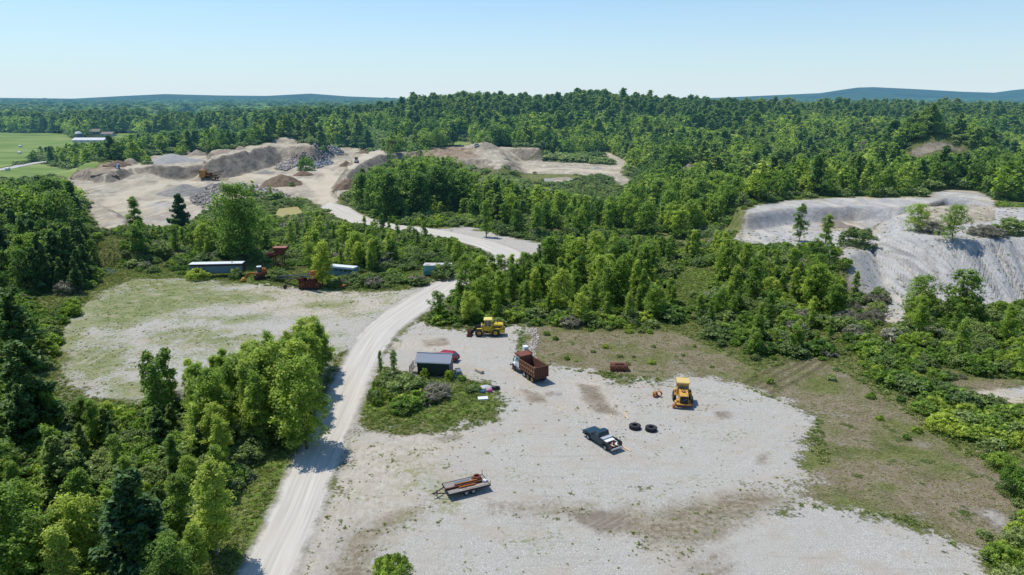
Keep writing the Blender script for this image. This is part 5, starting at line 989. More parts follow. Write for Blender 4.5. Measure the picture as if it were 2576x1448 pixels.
# ------------------------------------------------------------------ flatbed trailer with steel
def flatbed():
    FL = P(1129.6, 1244.9, .82); NR_ = P(1234.4, 1219.5, .82); FF = P(1106.3, 1215.2, .82)
    d = NR_-FL; L = np.linalg.norm(d[:2]); rz = math.atan2(d[1], d[0])+math.pi; W = np.linalg.norm((FF-FL)[:2]); W = min(W, 2.5); f = -d/np.linalg.norm(d); side = np.array([f[1], -f[0], 0])  # toward the far side
    c = (FL+NR_)/2+side*W/2; z = Hs(c[0], c[1]); t = root('flatbed_trailer', (c[0], c[1], z+.03), rz, 'low flatbed trailer with a plank deck carrying rusty steel', 'trailer')
    h = L/2; w = W/2; dk = MB(); n = 9
    for k in range(n):
        y0 = -w+.06+k*(2*w-.12)/n; dk.box(-h+.05+random.uniform(0,.04),h-.05,y0+.012,y0+(2*w-.12)/n-.012,.74,.79+random.uniform(0,.008))
    dk.build('plank_deck', mt('weathered_deck', (.30,.27,.24), .5, (.17,.15,.14), .95, 0, 1.5), t)
    fr = MB().box(-h,h,-w,-w+.07,.62,.83).box(-h,h,w-.07,w,.62,.83).box(-h,-h+.07,-w,w,.62,.82).box(h-.07,h,-w,w,.62,.82)
    for k in range(6): x = -h+.6+k*(2*h-1.2)/5; fr.box(x-.04,x+.04,-w+.07,w-.07,.6,.72)
    fr.build('frame', DARK, t)
    MB().bar((h-.05,-.7,.66),(h+1.3,0,.6),.1).bar((h-.05,.7,.66),(h+1.3,0,.6),.1).box(h+1.2,h+1.55,-.06,.06,.54,.66).build('drawbar', DARK, t)
    MB().tube([(h+1.0,0,.02),(h+1.0,0,.95)], .05).box(h+.9,h+1.1,-.1,.1,.0,.03).build('jack_stand', DARK, t)
    for x in (-.5, .35):
        for y in (-w+.28, w-.28): wheel(t, x, y, .34, .2, CHR, .55)
    for y in (-w-.02, w+.02): MB().bar((-h+.03,y,.7),(-h+.03,y,1.35),.05).build('stake', DARK, t)
    M = Matrix.Translation(t.location) @ Matrix.Rotation(rz, 4, 'Z')
    def on(name, mb, mat, label, cat, grp=None, smooth=False):
        o = mb.build(name, mat, None, 0, smooth); o.matrix_world = M; return tag(o, label, cat, grp)
    def ibeam(x0, x1, y, z_, hh=.24, ww=.16, ang=0):
        R_ = Matrix.Rotation(ang, 4, 'Z'); return MB().box(x0,x1,y-ww/2,y+ww/2,z_,z_+.025,R_).box(x0,x1,y-.012,y+.012,z_+.02,z_+hh-.02,R_).box(x0,x1,y-ww/2,y+ww/2,z_+hh-.025,z_+hh,R_)
    # +y local is toward the camera when the drawbar points left
    sg = 1
    on('steel_beam', ibeam(-1.9, 2.6, .28*sg, .80), RUST, 'longest dark rusty beam on the trailer, reaching past the deck front', 'steel beam')
    on('steel_beam', ibeam(-1.7, 1.4, -.02, .80, .30), RUST, 'dark rusty beam beside the ring plate on the trailer', 'steel beam')
    on('steel_beam', ibeam(-.9, 1.1, .52*sg, .80, .18, .14, .01), RUST2, 'bright orange rusty beam nearest the camera on the trailer', 'steel beam')
    on('steel_beam', ibeam(-1.3, 1.3, .12, 1.06, .14, .12), RUST2, 'thin orange beam on top of the dark ones on the trailer', 'steel beam')
    on('ring_plate', MB().box(-2.0,-.95,-.92,-.05,.80,.98).lathe([(.30,0),(.46,0),(.46,.26),(.30,.26)], Matrix.Translation((-1.5,-.5,.98)) @ Matrix.Rotation(math.pi/2, 4, 'X'), 24), mt('maroon_rust', (.19,.06,.045)), 'rusty plate with a heavy open ring at the back of the trailer', 'ring plate')
    on('sheet_metal', MB().box(-.7,1.1,-1.0,-.55,.80,.815), mt('blue_grey_sheet', (.16,.19,.22), .3, (.3,.3,.3), .4, .5), 'blue-grey metal sheet at the far edge of the trailer deck', 'metal sheet')
    on('plank', MB().box(-2.4,.2,.72,.95,.80,.84), WOOD, 'pale plank along the near rear edge of the trailer deck', 'plank')
    on('log_block', MB().tube([(-2.2,.2,.95),(-1.9,.45,.95)], .14, 9).tube([(-2.35,.35,.95),(-2.05,.6,.95)], .12, 9), WHT, 'pair of white blocks at the rear corner of the trailer', 'block')
    for x, lb in ((.95, 'small white cap near the front of the trailer edge'), (-.45, 'small white cap halfway along the trailer edge')): on('cap', MB().lathe([(0,.0),(.07,0),(.09,.06),(.07,.14),(0,.16)], Matrix.Translation((x,.80,.82)) @ Matrix.Rotation(-math.pi/2, 4, 'X'), 10, False), WHT, lb, 'cap', None, True)
    p = P(1083, 1242); q = P(1098, 1247); tag(MB().bar((p[0],p[1],.12),(q[0],q[1],.1),.12,.06).build('plank', LUM), 'small pale stick on the grass before the trailer drawbar', 'stick')
flatbed()
# ------------------------------------------------------------------ old orange loader without its front half
def old_loader():
    c = P(1716, 1014); z = Hs(c[0], c[1]); rz = math.radians(-98)
    t = root('stripped_loader', (c[0], c[1], z+.03), rz, 'faded orange-yellow loader facing the camera, missing a wheel', 'wheel loader')
    # local +x toward the camera: engine and grille there, cab behind
    MB().prism([(-.1,1.0),(-.1,2.15),(.1,2.28),(1.9,1.98),(2.05,1.85),(2.05,.75),(.8,.75)], -.62, .62).build('engine_hood', YEL2, t, .04)
    g = MB().box(2.04,2.10,-.56,.56,.72,1.88).build('grille', BLK, t); MB().bar((2.115,-.42,1.1),(2.115,.42,1.55),.05,.02).build('diagonal_emblem', CHR, g)
    MB().box(.5,.56,-.05,.05,2.2,2.75).box(.2,1.0,-.3,-.26,2.2,2.4).tube([(1.1,.1,2.1),(.7,.25,2.85)], .035).box(.85,1.2,-.2,.25,2.1,2.2).build('exhaust_pipe', RUST, t)
    cab = MB().prism([(-1.6,1.1),(-1.6,1.95),(-.05,1.95),(-.05,1.1)], -.82, .82)
    for x in (-1.55,-.1):
        for y in (-.77,.77): cab.bar((x,y,1.9),(x,y,3.1),.1)
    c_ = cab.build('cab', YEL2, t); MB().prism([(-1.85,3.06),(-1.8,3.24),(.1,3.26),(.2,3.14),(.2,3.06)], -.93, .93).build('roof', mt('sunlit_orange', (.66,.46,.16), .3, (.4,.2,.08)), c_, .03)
    MB().box(-1.52,-.12,-.74,.74,1.96,3.05).build('window', mglass('pale_cab_glass', (.12,.17,.17)), c_); MB().box(-.10,-.03,-.7,.7,2.72,3.06).build('visor', YEL2, c_)
    for s in (-1, 1):
        MB().prism([(-1.2,1.3),(-1.1,1.75),(-.2,1.75),(.15,1.2),(.05,1.15),(-.3,1.6),(-1.0,1.6)], s*.85, s*1.25).box(-.1,.35,s*.7,s*1.2,1.32,1.40).build('fender', YEL2, t)
        MB().box(.9,1.6,s*.64,s*1.22,.62,.72).box(1.0,1.5,s*.64,s*1.0,.72,1.0).build('step_box', YEL2, t); MB().box(.0,.14,s*.95,s*1.2,1.78,2.02).build('headlight', RUST, t)
    MB().box(1.7,2.3,-1.25,1.25,.5,.66).box(-1.7,2.0,-.45,.45,.45,1.0).build('chassis', RUST, t); MB().box(1.9,2.35,-1.0,1.0,.66,.78).build('rear_step', YEL2, t)
    MB().tube([(.9,-1.1,.62),(.9,1.15,.62)], .17, 10).build('axle', YEL2, t)
    MB().lathe([(0,-.22),(.3,-.22),(.34,0),(.3,.2),(0,.2)], Matrix.Translation((2.0,-1.35,.32)), 16, False).build('wheel_hub', RUST2, t)
    for x, y in ((-.75, 1.12), (-.75, -1.12), (.75, 1.16)): wheel(t, x, y, .72, .46, YEL2, .5, 16)
old_loader()
# ------------------------------------------------------------------ small things standing about the yard
def big_tyre(px, py, label):
    p = spot(px, py); o = MB(); M = Matrix.Rotation(math.pi/2, 4, 'X'); M = Matrix.Translation((0,0,.29)) @ M
    o.lathe([(.36,-.24),(.42,-.28),(.66,-.30),(.725,-.24),(.74,-.1),(.74,.1),(.725,.24),(.66,.30),(.42,.28),(.36,.24)], M, 36); lugs(o, .74, .56, 26, M, .04)
    o = o.build('tyre', RUB); o.location = (p[0], p[1], p[2]-.04); tag(o, label, 'tyre')
big_tyre(1597, 1079, 'big loader tyre lying flat, nearer the dark pickup'); big_tyre(1637.5, 1084, 'big loader tyre lying flat, farther from the dark pickup')
def rim_ring(px, py, rz, label, tilt=0):
    p = spot(px, py); o = MB().lathe([(.36,-.2),(.42,-.2),(.38,-.1),(.38,.12),(.44,.22),(.38,.22),(.33,.12),(.33,-.1)], Matrix.Translation((0,0,.43)) @ Matrix.Rotation(rz, 4, 'Z') @ Matrix.Rotation(tilt, 4, 'X'), 24).build('hub_ring', RUST2, None, 0, True); o.location = (p[0], p[1], p[2]); tag(o, label, 'wheel rim')
rim_ring(1648, 1000, .9, 'orange rusty wheel rim, left of the pair'); rim_ring(1657.5, 999, -.6, 'orange rusty wheel rim, right of the pair by the stripped loader')
def loader_bucket():
    p = spot(1557, 932); t = root('loader_bucket', p, math.radians(-92), 'rusty loader bucket lying face down at the grass edge', 'bucket')
    arc = [(.62,.0),(.66,.45),(.5,.85),(.15,1.12),(-.45,1.15),(-.8,1.0),(-.8,.92),(-.4,1.05),(.1,1.02),(.42,.8),(.57,.42),(.54,0)]
    MB().prism(arc, -1.42, 1.42).box(.0,.1,-1.42,-1.3,.0,.0001+.9).build('shell', RUST, t, .02)
    for s in (-1, 1): MB().prism([(.62,0),(.66,.45),(.5,.85),(.15,1.12),(-.45,1.15),(-.8,1.0),(-.3,0)], s*1.40, s*1.46).build('side_plate', RUST, t)
    for y in (-.55,.55): MB().box(.55,.85,y-.07,y+.07,.25,.75).build('hinge_ear', RUST, t)
    MB().box(.52,.70,-1.35,-.62,.1,.42).box(.52,.70,.62,1.35,.1,.42).box(-.3,.25,-.7,.7,1.12,1.24).build('stiffener', RUST, t)
loader_bucket()
def white_cube():
    p = spot(1322, 885); t = root('appliance', p, .35, 'white box-shaped appliance standing on grass behind the dump truck', 'appliance'); MB().box(-.42,.42,-.5,.5,.05,.95).build('case', WHT, t, .02); MB().box(-.36,.36,-.53,-.5,.15,.6).build('panel', CONC, t)
white_cube()
def firewood():
    p = spot(1206, 938); t = root('pallet_crate', p, math.radians(-48), 'low pale crate with a lumber lid standing alone right of the shed', 'crate')
    MB().box(-.8,.8,-.3,.3,.0,.42).build('case', mt('grey_white_slats', (.45,.43,.40), .5, (.2,.18,.16), .9), t); MB().box(-.85,.7,-.2,.0,.42,.52).box(-.6,.85,.05,.22,.42,.50).build('lid', LUM, t)
firewood()
for x0, y0, x1, y1, w_, lb in ((1570,1038,1580,1057,.2,'pale plank lying at the end of the brown stain'), (1537,1046,1538,1051,.2,'short pale plank on the brown stain')):
    p = P(x0, y0); q = P(x1, y1); tag(MB().bar((p[0],p[1],Hs(p[0],p[1])+.08),(q[0],q[1],Hs(q[0],q[1])+.08),w_,.06).build('plank', LUM), lb, 'plank')
def lump(name, px, py, r, h, mat, label, cat, seed=0):
    p = spot(px, py); bm = bmesh.new(); bmesh.ops.create_icosphere(bm, subdivisions=3, radius=1); rr = random.Random(seed); off = [rr.uniform(0, 9) for _ in range(3)]
    from mathutils import noise as mn
    for v in bm.verts:
        k = 1+.45*mn.noise(Vector((v.co.x*1.3+off[0], v.co.y*1.3+off[1], v.co.z*1.3+off[2])))+.15*mn.noise(v.co*4); v.co = Vector((v.co.x*r*k, v.co.y*r*k*.8, max(v.co.z, -.3)*h*k))
    me = bpy.data.meshes.new(name); bm.to_mesh(me); bm.free(); me.materials.append(mat)
    for f in me.polygons: f.use_smooth = True
    o = bpy.data.objects.new(name, me); COL.objects.link(o); o.location = (p[0], p[1], p[2]+h*.25); return tag(o, label, cat)
lump('tarp', 1221, 981, 1.15, .42, mt('grey_tarp', (.45,.45,.44), .5, (.10,.10,.11), .7), 'crumpled grey and white tarp on the grass islet', 'tarp', 3)
lump('cooler', 1214, 989, .4, .3, mt('blue_plastic', (.03,.13,.25)), 'small blue bundle beside the crumpled tarp', 'bundle', 8)
lump('bag', 1233.5, 987, .38, .45, PINK, 'pink bag between the tarp and the black bag', 'bag', 4); lump('bag', 1247, 981, .62, .5, BAG, 'black rubbish bag at the right of the rubbish heap', 'bag', 5)
p = spot(1215, 1006); o = MB().box(-.75,.75,-.4,.4,.0,.28).build('mattress_board', WHT, None, .03); o.location = p; o.rotation_euler = (.1,0,.15); tag(o, 'white slab lying on the stony patch below the rubbish', 'slab')
# ------------------------------------------------------------------ shed, deck, red car, boat trailer
def shed():
    A = P(1051, 946); B = P(1130.5, 949.5); d = B-A; L = np.linalg.norm(d[:2]); rz = math.atan2(d[1], d[0]); W = 3.1; z0 = .25
    t = root('shed', (A[0], A[1], Hs(A[0], A[1])), rz, 'dark green garden shed with a ribbed metal roof and a wooden deck', 'shed'); hw = 2.55; hr = 3.35
    w = MB().box(0,L,0,W,z0,hw); w.prism([(0,0)]*0 or [(0,hw),(0,hw+.001),(.002,hw)], 0, .001)
    wa = w.build('wall', GRN, t)
    gm = mt('grey_clapboard', (.23,.22,.21), .4, (.17,.16,.15), .8)
    g = MB(); a = [(0,hw),(W,hw),(W/2,hr)]
    for x0, x1 in ((.0,.06),(L-.06,L)):
        vs = [g.bm.verts.new((x0, y, z)) for y, z in a]; vt = [g.bm.verts.new((x1, y, z)) for y, z in a]; g.bm.faces.new(vs); g.bm.faces.new(vt[::-1])
        for i in range(3): g.bm.faces.new((vs[i], vs[(i+1)%3], vt[(i+1)%3], vt[i]))
    g.build('gable', gm, t)
    sd = MB()
    for k in range(13): sd.box(L,L+.03,.02+k*W/13,.02+(k+.86)*W/13,z0,hw)
    sd.build('end_siding', gm, t)
    fs = MB()
    for k in range(22): fs.box(.02+k*L/22,.06+k*L/22,-.025,0,z0,hw)
    fs.build('wall_batten', GRN, t)
    rf = MB(); ov = .28
    for s in (0, 1):
        y0, y1 = (-ov, W/2) if s == 0 else (W/2, W+ov); z_0 = hw-ov*(hr-hw)/(W/2)
        pts = [(-.35,y0,z_0 if s==0 else hr),(L+.28,y0,z_0 if s==0 else hr),(L+.28,y1,hr if s==0 else z_0),(-.35,y1,hr if s==0 else z_0)]
        lo = [rf.bm.verts.new(q) for q in pts]; hi = [rf.bm.verts.new((q[0],q[1],q[2]+.05)) for q in pts]; rf.bm.faces.new(lo[::-1]); rf.bm.faces.new(hi)
        for i in range(4): rf.bm.faces.new((lo[i], lo[(i+1)%4], hi[(i+1)%4], hi[i]))
        for k in range(19):
            x = -.33+k*(L+.6)/18; rf.bar((x, pts[0][1], pts[0][2]+.065), (x, pts[2][1], pts[2][2]+.065), .05, .05)
    rf.build('roof', ROOFM, t); MB().bar((-.38,W/2,hr+.08),(L+.31,W/2,hr+.08),.22,.05).build('ridge_cap', ROOFM, t); MB().box(-.3,L+.2,-ov-.03,-ov,hw-ov*.52-.12,hw-ov*.52+.02).build('fascia', WHT, t)
    MB().box(.0,L,.05,W-.05,0,z0).build('skid', DARK, t)
    dk = root('deck', (A[0], A[1], Hs(A[0], A[1])), rz, 'weathered wooden deck with railings at the left end of the dark shed', 'deck')
    b = MB()
    for k in range(10): b.box(-1.45,-.06,.3+k*.24,.3+k*.24+.21,.52,.57)
    b.build('decking', WOOD, dk)
    for x, y in ((-1.42,.35),(-1.42,1.5),(-1.42,2.65),(-.12,2.65),(-.75,2.65),(-.1,.35)): MB().box(x-.05,x+.05,y-.05,y+.05,0,1.45 if not (x > -.2 and y < 1) else .55).build('post', WOOD, dk)
    r_ = MB().box(-1.47,-1.37,.3,2.7,1.42,1.48).box(-1.47,-.05,2.6,2.7,1.42,1.48).box(-1.45,-1.39,.3,2.7,.95,1.0).box(-1.45,-.05,2.62,2.68,.95,1.0)
    for k in range(8): r_.box(-1.44,-1.40,.4+k*.3,.44+k*.3,.57,1.42)
    for k in range(5): r_.box(-1.3+k*.27,-1.26+k*.27,2.63,2.67,.57,1.42)
    r_.build('railing', WOOD, dk)
shed()
def red_car():
    p = spot(1119, 908); t = root('red_car', (p[0], p[1], p[2]), math.radians(165), 'red pickup half hidden behind the dark shed', 'car')
    low = [(2.3,.4),(2.35,.8),(2.2,.95),(1.2,1.05),(-2.2,1.08),(-2.3,.95),(-2.32,.42)]
    MB().prism(low, -.9, .9).build('body', RED, t, .06); cb = MB().prism([(1.25,1.04),(.6,1.55),(.2,1.62),(-1.4,1.62),(-1.75,1.5),(-2.15,1.06)], -.78, .78).build('cab', RED, t, .08)
    MB().prism([(-1.84,1.48),(-1.79,1.46),(-2.14,1.1),(-2.2,1.1)], -.68, .68).build('rear_window', GLS, cb)
    for s in (-1, 1): MB().prism([(1.05,1.1),(.58,1.48),(-1.35,1.5),(-1.7,1.1)], s*.77, s*.80).build('side_window', GLS, cb); MB().box(-2.36,-2.3,s*.62,s*.88,.72,.98).build('tail_lamp', TAIL, t)
    MB().box(-2.44,-2.28,-.9,.9,.35,.7).build('bumper', BLK, t, .03); MB().box(-2.345,-2.335,-.26,.26,.72,.86).build('number_plate', WHT, t)
    for x in (1.45, -1.4):
        for y in (-.8, .8): wheel(t, x, y, .34, .22, CHR, .6)
red_car()
def boat_trailer():
    p = spot(1153, 948); t = root('tilted_trailer', p, math.radians(100), 'small dark blue utility trailer with raised frame right of the shed', 'trailer')
    MB().bar((-1.2,-.5,.4),(1.3,-.4,.9),.09).bar((-1.2,.5,.4),(1.3,.4,.9),.09).bar((-1.1,-.5,.45),(-1.1,.5,.45),.08).bar((0,-.5,.66),(0,.5,.66),.08).bar((1.2,-.4,.9),(1.2,.4,.9),.08).build('frame', mt('blue_steel', (.06,.11,.17), .3), t)
    MB().bar((-.9,-.45,.6),(-.9,-.45,1.3),.07).bar((-.9,.45,.6),(-.9,.45,1.3),.07).bar((-.9,-.45,1.28),(-.9,.45,1.28),.06).build('guide_posts', CHR, t)
    MB().prism([(-.7,.55),(-.6,1.05),(.3,1.15),(.9,.95),(.8,.75)], -.32, .32).build('engine_cover', mt('grey_blue_cover', (.14,.17,.21), .2), t, .06)
    for y in (-.6, .6): wheel(t, -.1, y, .3, .18, CHR, .55)
boat_trailer()
# ------------------------------------------------------------------ loose stone and brush
def rocks(name, poly, n, s0, s1, mat, label, zf=None, pile=0, seed=1, world=False):
    r = np.random.default_rng(seed); poly = poly if world else GG(poly); mn, mx = poly.min(0), poly.max(0); bm = bmesh.new(); bmesh.ops.create_icosphere(bm, subdivisions=1, radius=1); V0 = np.array([v.co[:] for v in bm.verts]); F0 = np.array([[v.index for v in f.verts] for f in bm.faces]); bm.free()
    q = r.uniform(mn, mx, (n*6, 2)); sd_ = sdpoly(q[:, 0], q[:, 1], poly, 3); k = sd_ > 0; q = q[k][:n]; sd_ = sd_[k][:n]; n = len(q); ctr = sd_.max() if n else 1
    VV = []; FF = []; z = H(q[:, 0], q[:, 1])
    for i in range(n):
        s = s0*(s1/s0)**(r.uniform()**1.8); sc = s*r.uniform(.6, 1.2, 3); R_ = Euler(r.uniform(0, 6.28, 3)).to_matrix(); V = (V0*(1+r.normal(size=(len(V0), 1))*.18)*sc) @ np.array(R_).T
        V = V+[q[i, 0], q[i, 1], z[i]+s*.25+(pile*min(1, sd_[i]/ctr)*r.uniform(.55, 1.0) if pile else 0)]; VV.append(V); FF.append(F0+len(V0)*i)
    me = np_mesh(name, np.concatenate(VV), np.concatenate(FF), [mat], False, {'shade': np.repeat(r.uniform(0, 1, n), len(V0))}); o = bpy.data.objects.new(name, me); COL.objects.link(o); return tag(o, label, None, None, 'stuff')
def mat_rock(name, a, b, c):
    m, nt, _, _ = newmat(name); t = NT(nt); f = t.math('ADD', t.math('MULTIPLY', t.attr('shade').outputs['Fac'], .75), t.math('MULTIPLY', t.noise(t.pos(), 3, 3), .25)); t.out(t.haze(t.bsdf(t.ramp(f, [(.1, a), (.5, b), (.95, c)]), .9, 0, None, .15))); return m
RK = mat_rock('mixed_boulders', (.16,.145,.13), (.30,.27,.24), (.48,.44,.39)); RKG = mat_rock('grey_rubble', (.12,.13,.145), (.24,.255,.28), (.42,.44,.46)); RKP = mat_rock('pink_stones', (.34,.28,.23), (.47,.41,.36), (.60,.56,.52)); RKD = mat_rock('dark_rock', (.05,.055,.06), (.11,.12,.13), (.22,.23,.25))
rocks('stone_strip', [(1325,828),(1350,826),(1358,858),(1345,880),(1352,905),(1335,905),(1330,870),(1340,850)], 420, .07, .28, RKP, 'strip of pale broken stone running back from the dump truck')
rocks('gravel_windrow', [(1120,828),(1180,818),(1185,824),(1130,834)], 60, .05, .14, RK, 'low line of stones at the yard edge beside the loader')
rocks('boulder_strip', [(477,500),(500,478),(530,465),(620,466),(690,478),(735,495),(715,503),(640,492),(560,485),(520,515),(495,520)], 1500, .3, 1.15, RK, 'long strip of loose boulders along the quarry floor', None, 1.0, 2)
rocks('boulder_pile', [(693,428),(700,410),(735,392),(770,384),(778,394),(745,420),(720,432)], 900, .4, 1.4, RK, 'pile of large brown boulders below the sand hill', None, 2.0, 3)
rocks('grey_rubble', [(775,395),(790,378),(850,372),(865,390),(830,402),(840,412),(800,425),(775,420)], 900, .35, 1.2, RKG, 'blue-grey broken rock heap at the end of the quarry', None, 2.0, 4)
rocks('concrete_rubble', [(500,515),(540,500),(620,505),(640,520),(560,540),(510,535)], 500, .2, .7, RK, 'scattered rubble at the near side of the quarry floor', None, .4, 6)
rocks('rock_face', [(878,352),(905,340),(965,337),(970,346),(930,352),(890,362)], 700, .7, 2.3, RKD, 'dark broken rock face at the forest edge', None, 5.0, 5)
rocks('gully_stones', [(2195,800),(2250,780),(2240,800),(2195,818)], 160, .15, .5, RK, 'pale stones washed out of the gully')
def brush_pile(px, py, r_, n, hh, label, seed):
    p = spot(px, py); r = np.random.default_rng(seed); parts = []
    for i in range(n):
        a, b = r.uniform(0, 6.28, 2); c = np.array([math.cos(a), math.sin(a), 0])*r_*math.sqrt(r.uniform())*.8; z = hh*(1-np.linalg.norm(c)/r_)*r.uniform(.1, 1.1); d = np.array([math.cos(b), math.sin(b), r.normal()*.22]); L = r.uniform(.5, 1.7); k = r.uniform(.02, .06)
        parts.append(tube([c+[0,0,z+.1]-d*L*.5, c+[0,0,z+.15], c+[0,0,z+.1]+d*L*.5], [k, k*.8, k*.4], 5))
    V, F = joinm(parts); V[:, 2] = np.maximum(V[:, 2], .01); o = bpy.data.objects.new('brush_pile', np_mesh('brush_pile', V, F, [M_GREY])); COL.objects.link(o); o.location = p; tag(o, label, 'brush pile')
brush_pile(600, 1172, 1.9, 120, 1.2, 'heap of grey dead branches beside the haul road', 1); brush_pile(622, 1205, 1.2, 50, .6, 'small spill of grey sticks below the branch heap', 2)
p = G(1090, 378); o = lump('root_pile', 1090, 372, 5, 2.2, RKD, 'dark pile of roots and stumps on the brown bank', 'root pile', 9); o.location = (p[0]-14, p[1]+4, p[2]+.5)
# ------------------------------------------------------------------ scrap row
def box_trailer():
    A = P(478.8, 700); B = P(612, 697); d = B-A; L = np.linalg.norm(d[:2]); rz = math.atan2(d[1], d[0]); t = root('box_trailer', (A[0], A[1], Hs(A[0], A[1])), rz, 'long weathered blue box trailer with a white roof', 'trailer')
    MB().box(0,L,0,2.5,1.05,3.35).build('body', BLU, t, .03); MB().box(-.02,L+.02,-.02,2.52,2.85,3.36).build('top_band', BROWN_T, t); MB().box(-.05,L+.05,-.05,2.55,3.36,3.46).build('roof', mt('bright_roof', (.66,.70,.73), .25, (.45,.48,.5)), t)
    rb = MB()
    for k in range(20): rb.box(.2+k*L/20.5,.26+k*L/20.5,-.03,0,1.1,2.84)
    rb.build('side_rib', BLU, t)
    MB().box(L+.05,L+.1,.1,2.4,1.1,3.3).build('rear_door', BROWN_T, t); MB().box(.5,L-.4,.6,.8,.8,1.05).box(.5,L-.4,1.7,1.9,.8,1.05).build('chassis', DARK, t); MB().box(2.4,2.5,.5,.6,0,1.05).box(2.4,2.5,1.9,2.0,0,1.05).build('landing_leg', DARK, t)
    for x in (L-1.5, L-2.7):
        for y in (.25, 2.25): wheel(t, x, y, .5, .3, RUST, .55)
    MB().box(L*.78,L*.80,1.0,1.2,3.46,3.7).build('roof_vent', DARK, t)
box_trailer()
def mobile_home():
    A = P(1066, 697); B = P(1134, 696); d = B-A; L = np.linalg.norm(d[:2])*1.0; rz = math.atan2(d[1], d[0])-.10; t = root('mobile_home', (A[0], A[1], Hs(A[0], A[1])), rz, 'derelict pale green mobile home with broken windows', 'mobile home')
    MB().box(0,L,0,2.8,.5,1.5).build('lower_wall', TEALD, t); MB().box(0,L,0,2.8,1.5,2.9).build('upper_wall', TEAL, t); MB().prism([(-.1,2.9),(-.1,3.0),(L+.1,3.0),(L+.1,2.9)], -.1, 2.9).box(.5,1.5,.6,1.5,3.0,3.12).build('roof', mt('peeling_roof', (.55,.53,.50), .55, (.2,.18,.17), .9), t)
    for x0, x1, z0, z1 in ((L*.56,L*.66,.9,2.5),(L*.72,L*.94,1.6,2.4)): MB().box(x0,x1,-.03,.0,z0,z1).build('broken_window', BLK, t)
    MB().box(L*.72-.06,L*.94+.06,-.05,-.03,1.54,1.6).build('sill', WHT, t); MB().box(.2,L-.2,.1,2.7,.0,.5).build('skirt', DARK, t); MB().box(.3,.4,-.04,-.0,1.4,2.9).build('trim', WHT, t)
mobile_home()
def old_bus():
    A = P(826, 697); B = P(890, 703); d = B-A; L = np.linalg.norm(d[:2]); rz = math.atan2(d[1], d[0]); t = root('old_bus', (A[0], A[1], Hs(A[0], A[1])), rz, 'half buried blue bus with a pale roof among shrubs', 'bus')
    MB().box(0,L,0,2.4,.6,2.6).build('body', mt('bus_blue', (.12,.22,.33), .35, (.3,.33,.35)), t, .04); MB().prism([(0,2.6),(0,2.9),(L,2.9),(L,2.6)], .1, 2.3).build('roof', mt('bright_roof', (.66,.70,.73)), t)
    for k in range(5): MB().box(.6+k*L/5.5,.6+k*L/5.5+.9,-.03,0,1.8,2.4).build('window', GLS, t)
    for x in (1.2, L-1.4): wheel(t, x, .2, .45, .25, RUST, .55)
old_bus()
def tank():
    p = spot(1050, 714); t = root('steel_tank', p, math.radians(4), 'rusty horizontal steel tank at the edge of the scrap row', 'tank')
    MB().tube([(-2.0,0,.95),(2.0,0,.95)], .85, 20).build('shell', mt('grey_rust', (.15,.12,.11), .5, (.25,.17,.12), .8), t, 0, True); MB().lathe([(0,-.1),(.5,-.08),(.8,0),(.87,.1),(.87,.16),(.8,.16)], Matrix.Translation((2.05,0,.95)) @ Matrix.Rotation(-math.pi/2, 4, 'Z') @ Matrix.Rotation(math.pi, 4, 'Z'), 20, False).build('end_cap', RUST, t)
    for x in (-1.2, 1.2): MB().box(x-.1,x+.1,-.7,.7,0,.35).build('saddle', DARK, t)
    MB().tube([(-.8,0,1.7),(-.8,0,2.05)], .2, 10).build('hatch', RUST, t)
tank()
def scrap_crusher():
    p = spot(779, 727); t = root('tracked_crusher', p, math.radians(-6), 'dark rusty crusher block with broken side panels', 'crusher')
    MB().box(-2.2,1.7,-1.0,1.0,.5,2.1).box(-2.4,-.9,-1.05,1.05,2.1,2.75).box(.2,1.4,-.9,.9,2.1,2.6).build('housing', mt('dark_maroon', (.09,.03,.022), .45, (.16,.065,.04), .85), t, .03)
    for k in range(6): MB().box(-2.1+k*.62,-1.98+k*.62,-1.12,-1.0,.4,2.1).build('side_rib', RUST, t)
    MB().prism([(1.7,.4),(1.7,1.6),(2.6,1.1),(2.6,.4)], -.8, .8).build('discharge_lip', RUST, t); MB().tube([(-1.4,-1.1,1.2),(-1.4,1.1,1.2)], .55, 16).build('flywheel', RUST, t); MB().box(-2.3,2.4,-.9,-.5,0,.5).box(-2.3,2.4,.5,.9,0,.5).build('skid', DARK, t)
    MB().box(1.8,2.9,-.5,.5,.9,1.15).tube([(2.3,-.7,.55),(2.3,.7,.55)], .35, 12).build('roller', RUST, t)
scrap_crusher()
def conveyor():
    a = P(692, 702, .5); b = P(788, 690, 4.2); t = root('conveyor', (a[0], a[1], Hs(a[0], a[1])), math.atan2(b[1]-a[1], b[0]-a[0]), 'long grey lattice conveyor sloping up through the scrap row', 'conveyor'); L = math.hypot(b[0]-a[0], b[1]-a[1]); z1 = 3.6
    m = MB(); f = lambda s, y, dz=0: (s*L, y, .5+s*(z1-.5)+dz)
    for y in (-.5, .5):
        m.bar(f(0,y), f(1,y), .1); m.bar(f(0,y,.6), f(1,y,.6), .1)
        for k in range(14): m.bar(f(k/14,y), f((k+1)/14,y,.6), .05); m.bar(f((k+1)/14,y), f((k+1)/14,y,.6), .05)
    m.build('lattice_frame', mt('grey_steel', (.16,.19,.20), .4), t); MB().prism([(0,1.15),(0,1.2),(L,z1+.7),(L,z1+.65)], -.42, .42).build('belt', BLK, t)
    MB().box(L-.4,L+.2,-.6,.6,z1+.2,z1+1.3).build('head_drum', RUST2, t); MB().bar((L*.7,-.5,0),(L*.7,-.5,2.7),.12).bar((L*.7,.5,0),(L*.7,.5,2.7),.12).bar((L*.7,-.5,1.2),(L*.7,.5,1.2),.08).build('support_leg', DARK, t)
conveyor()
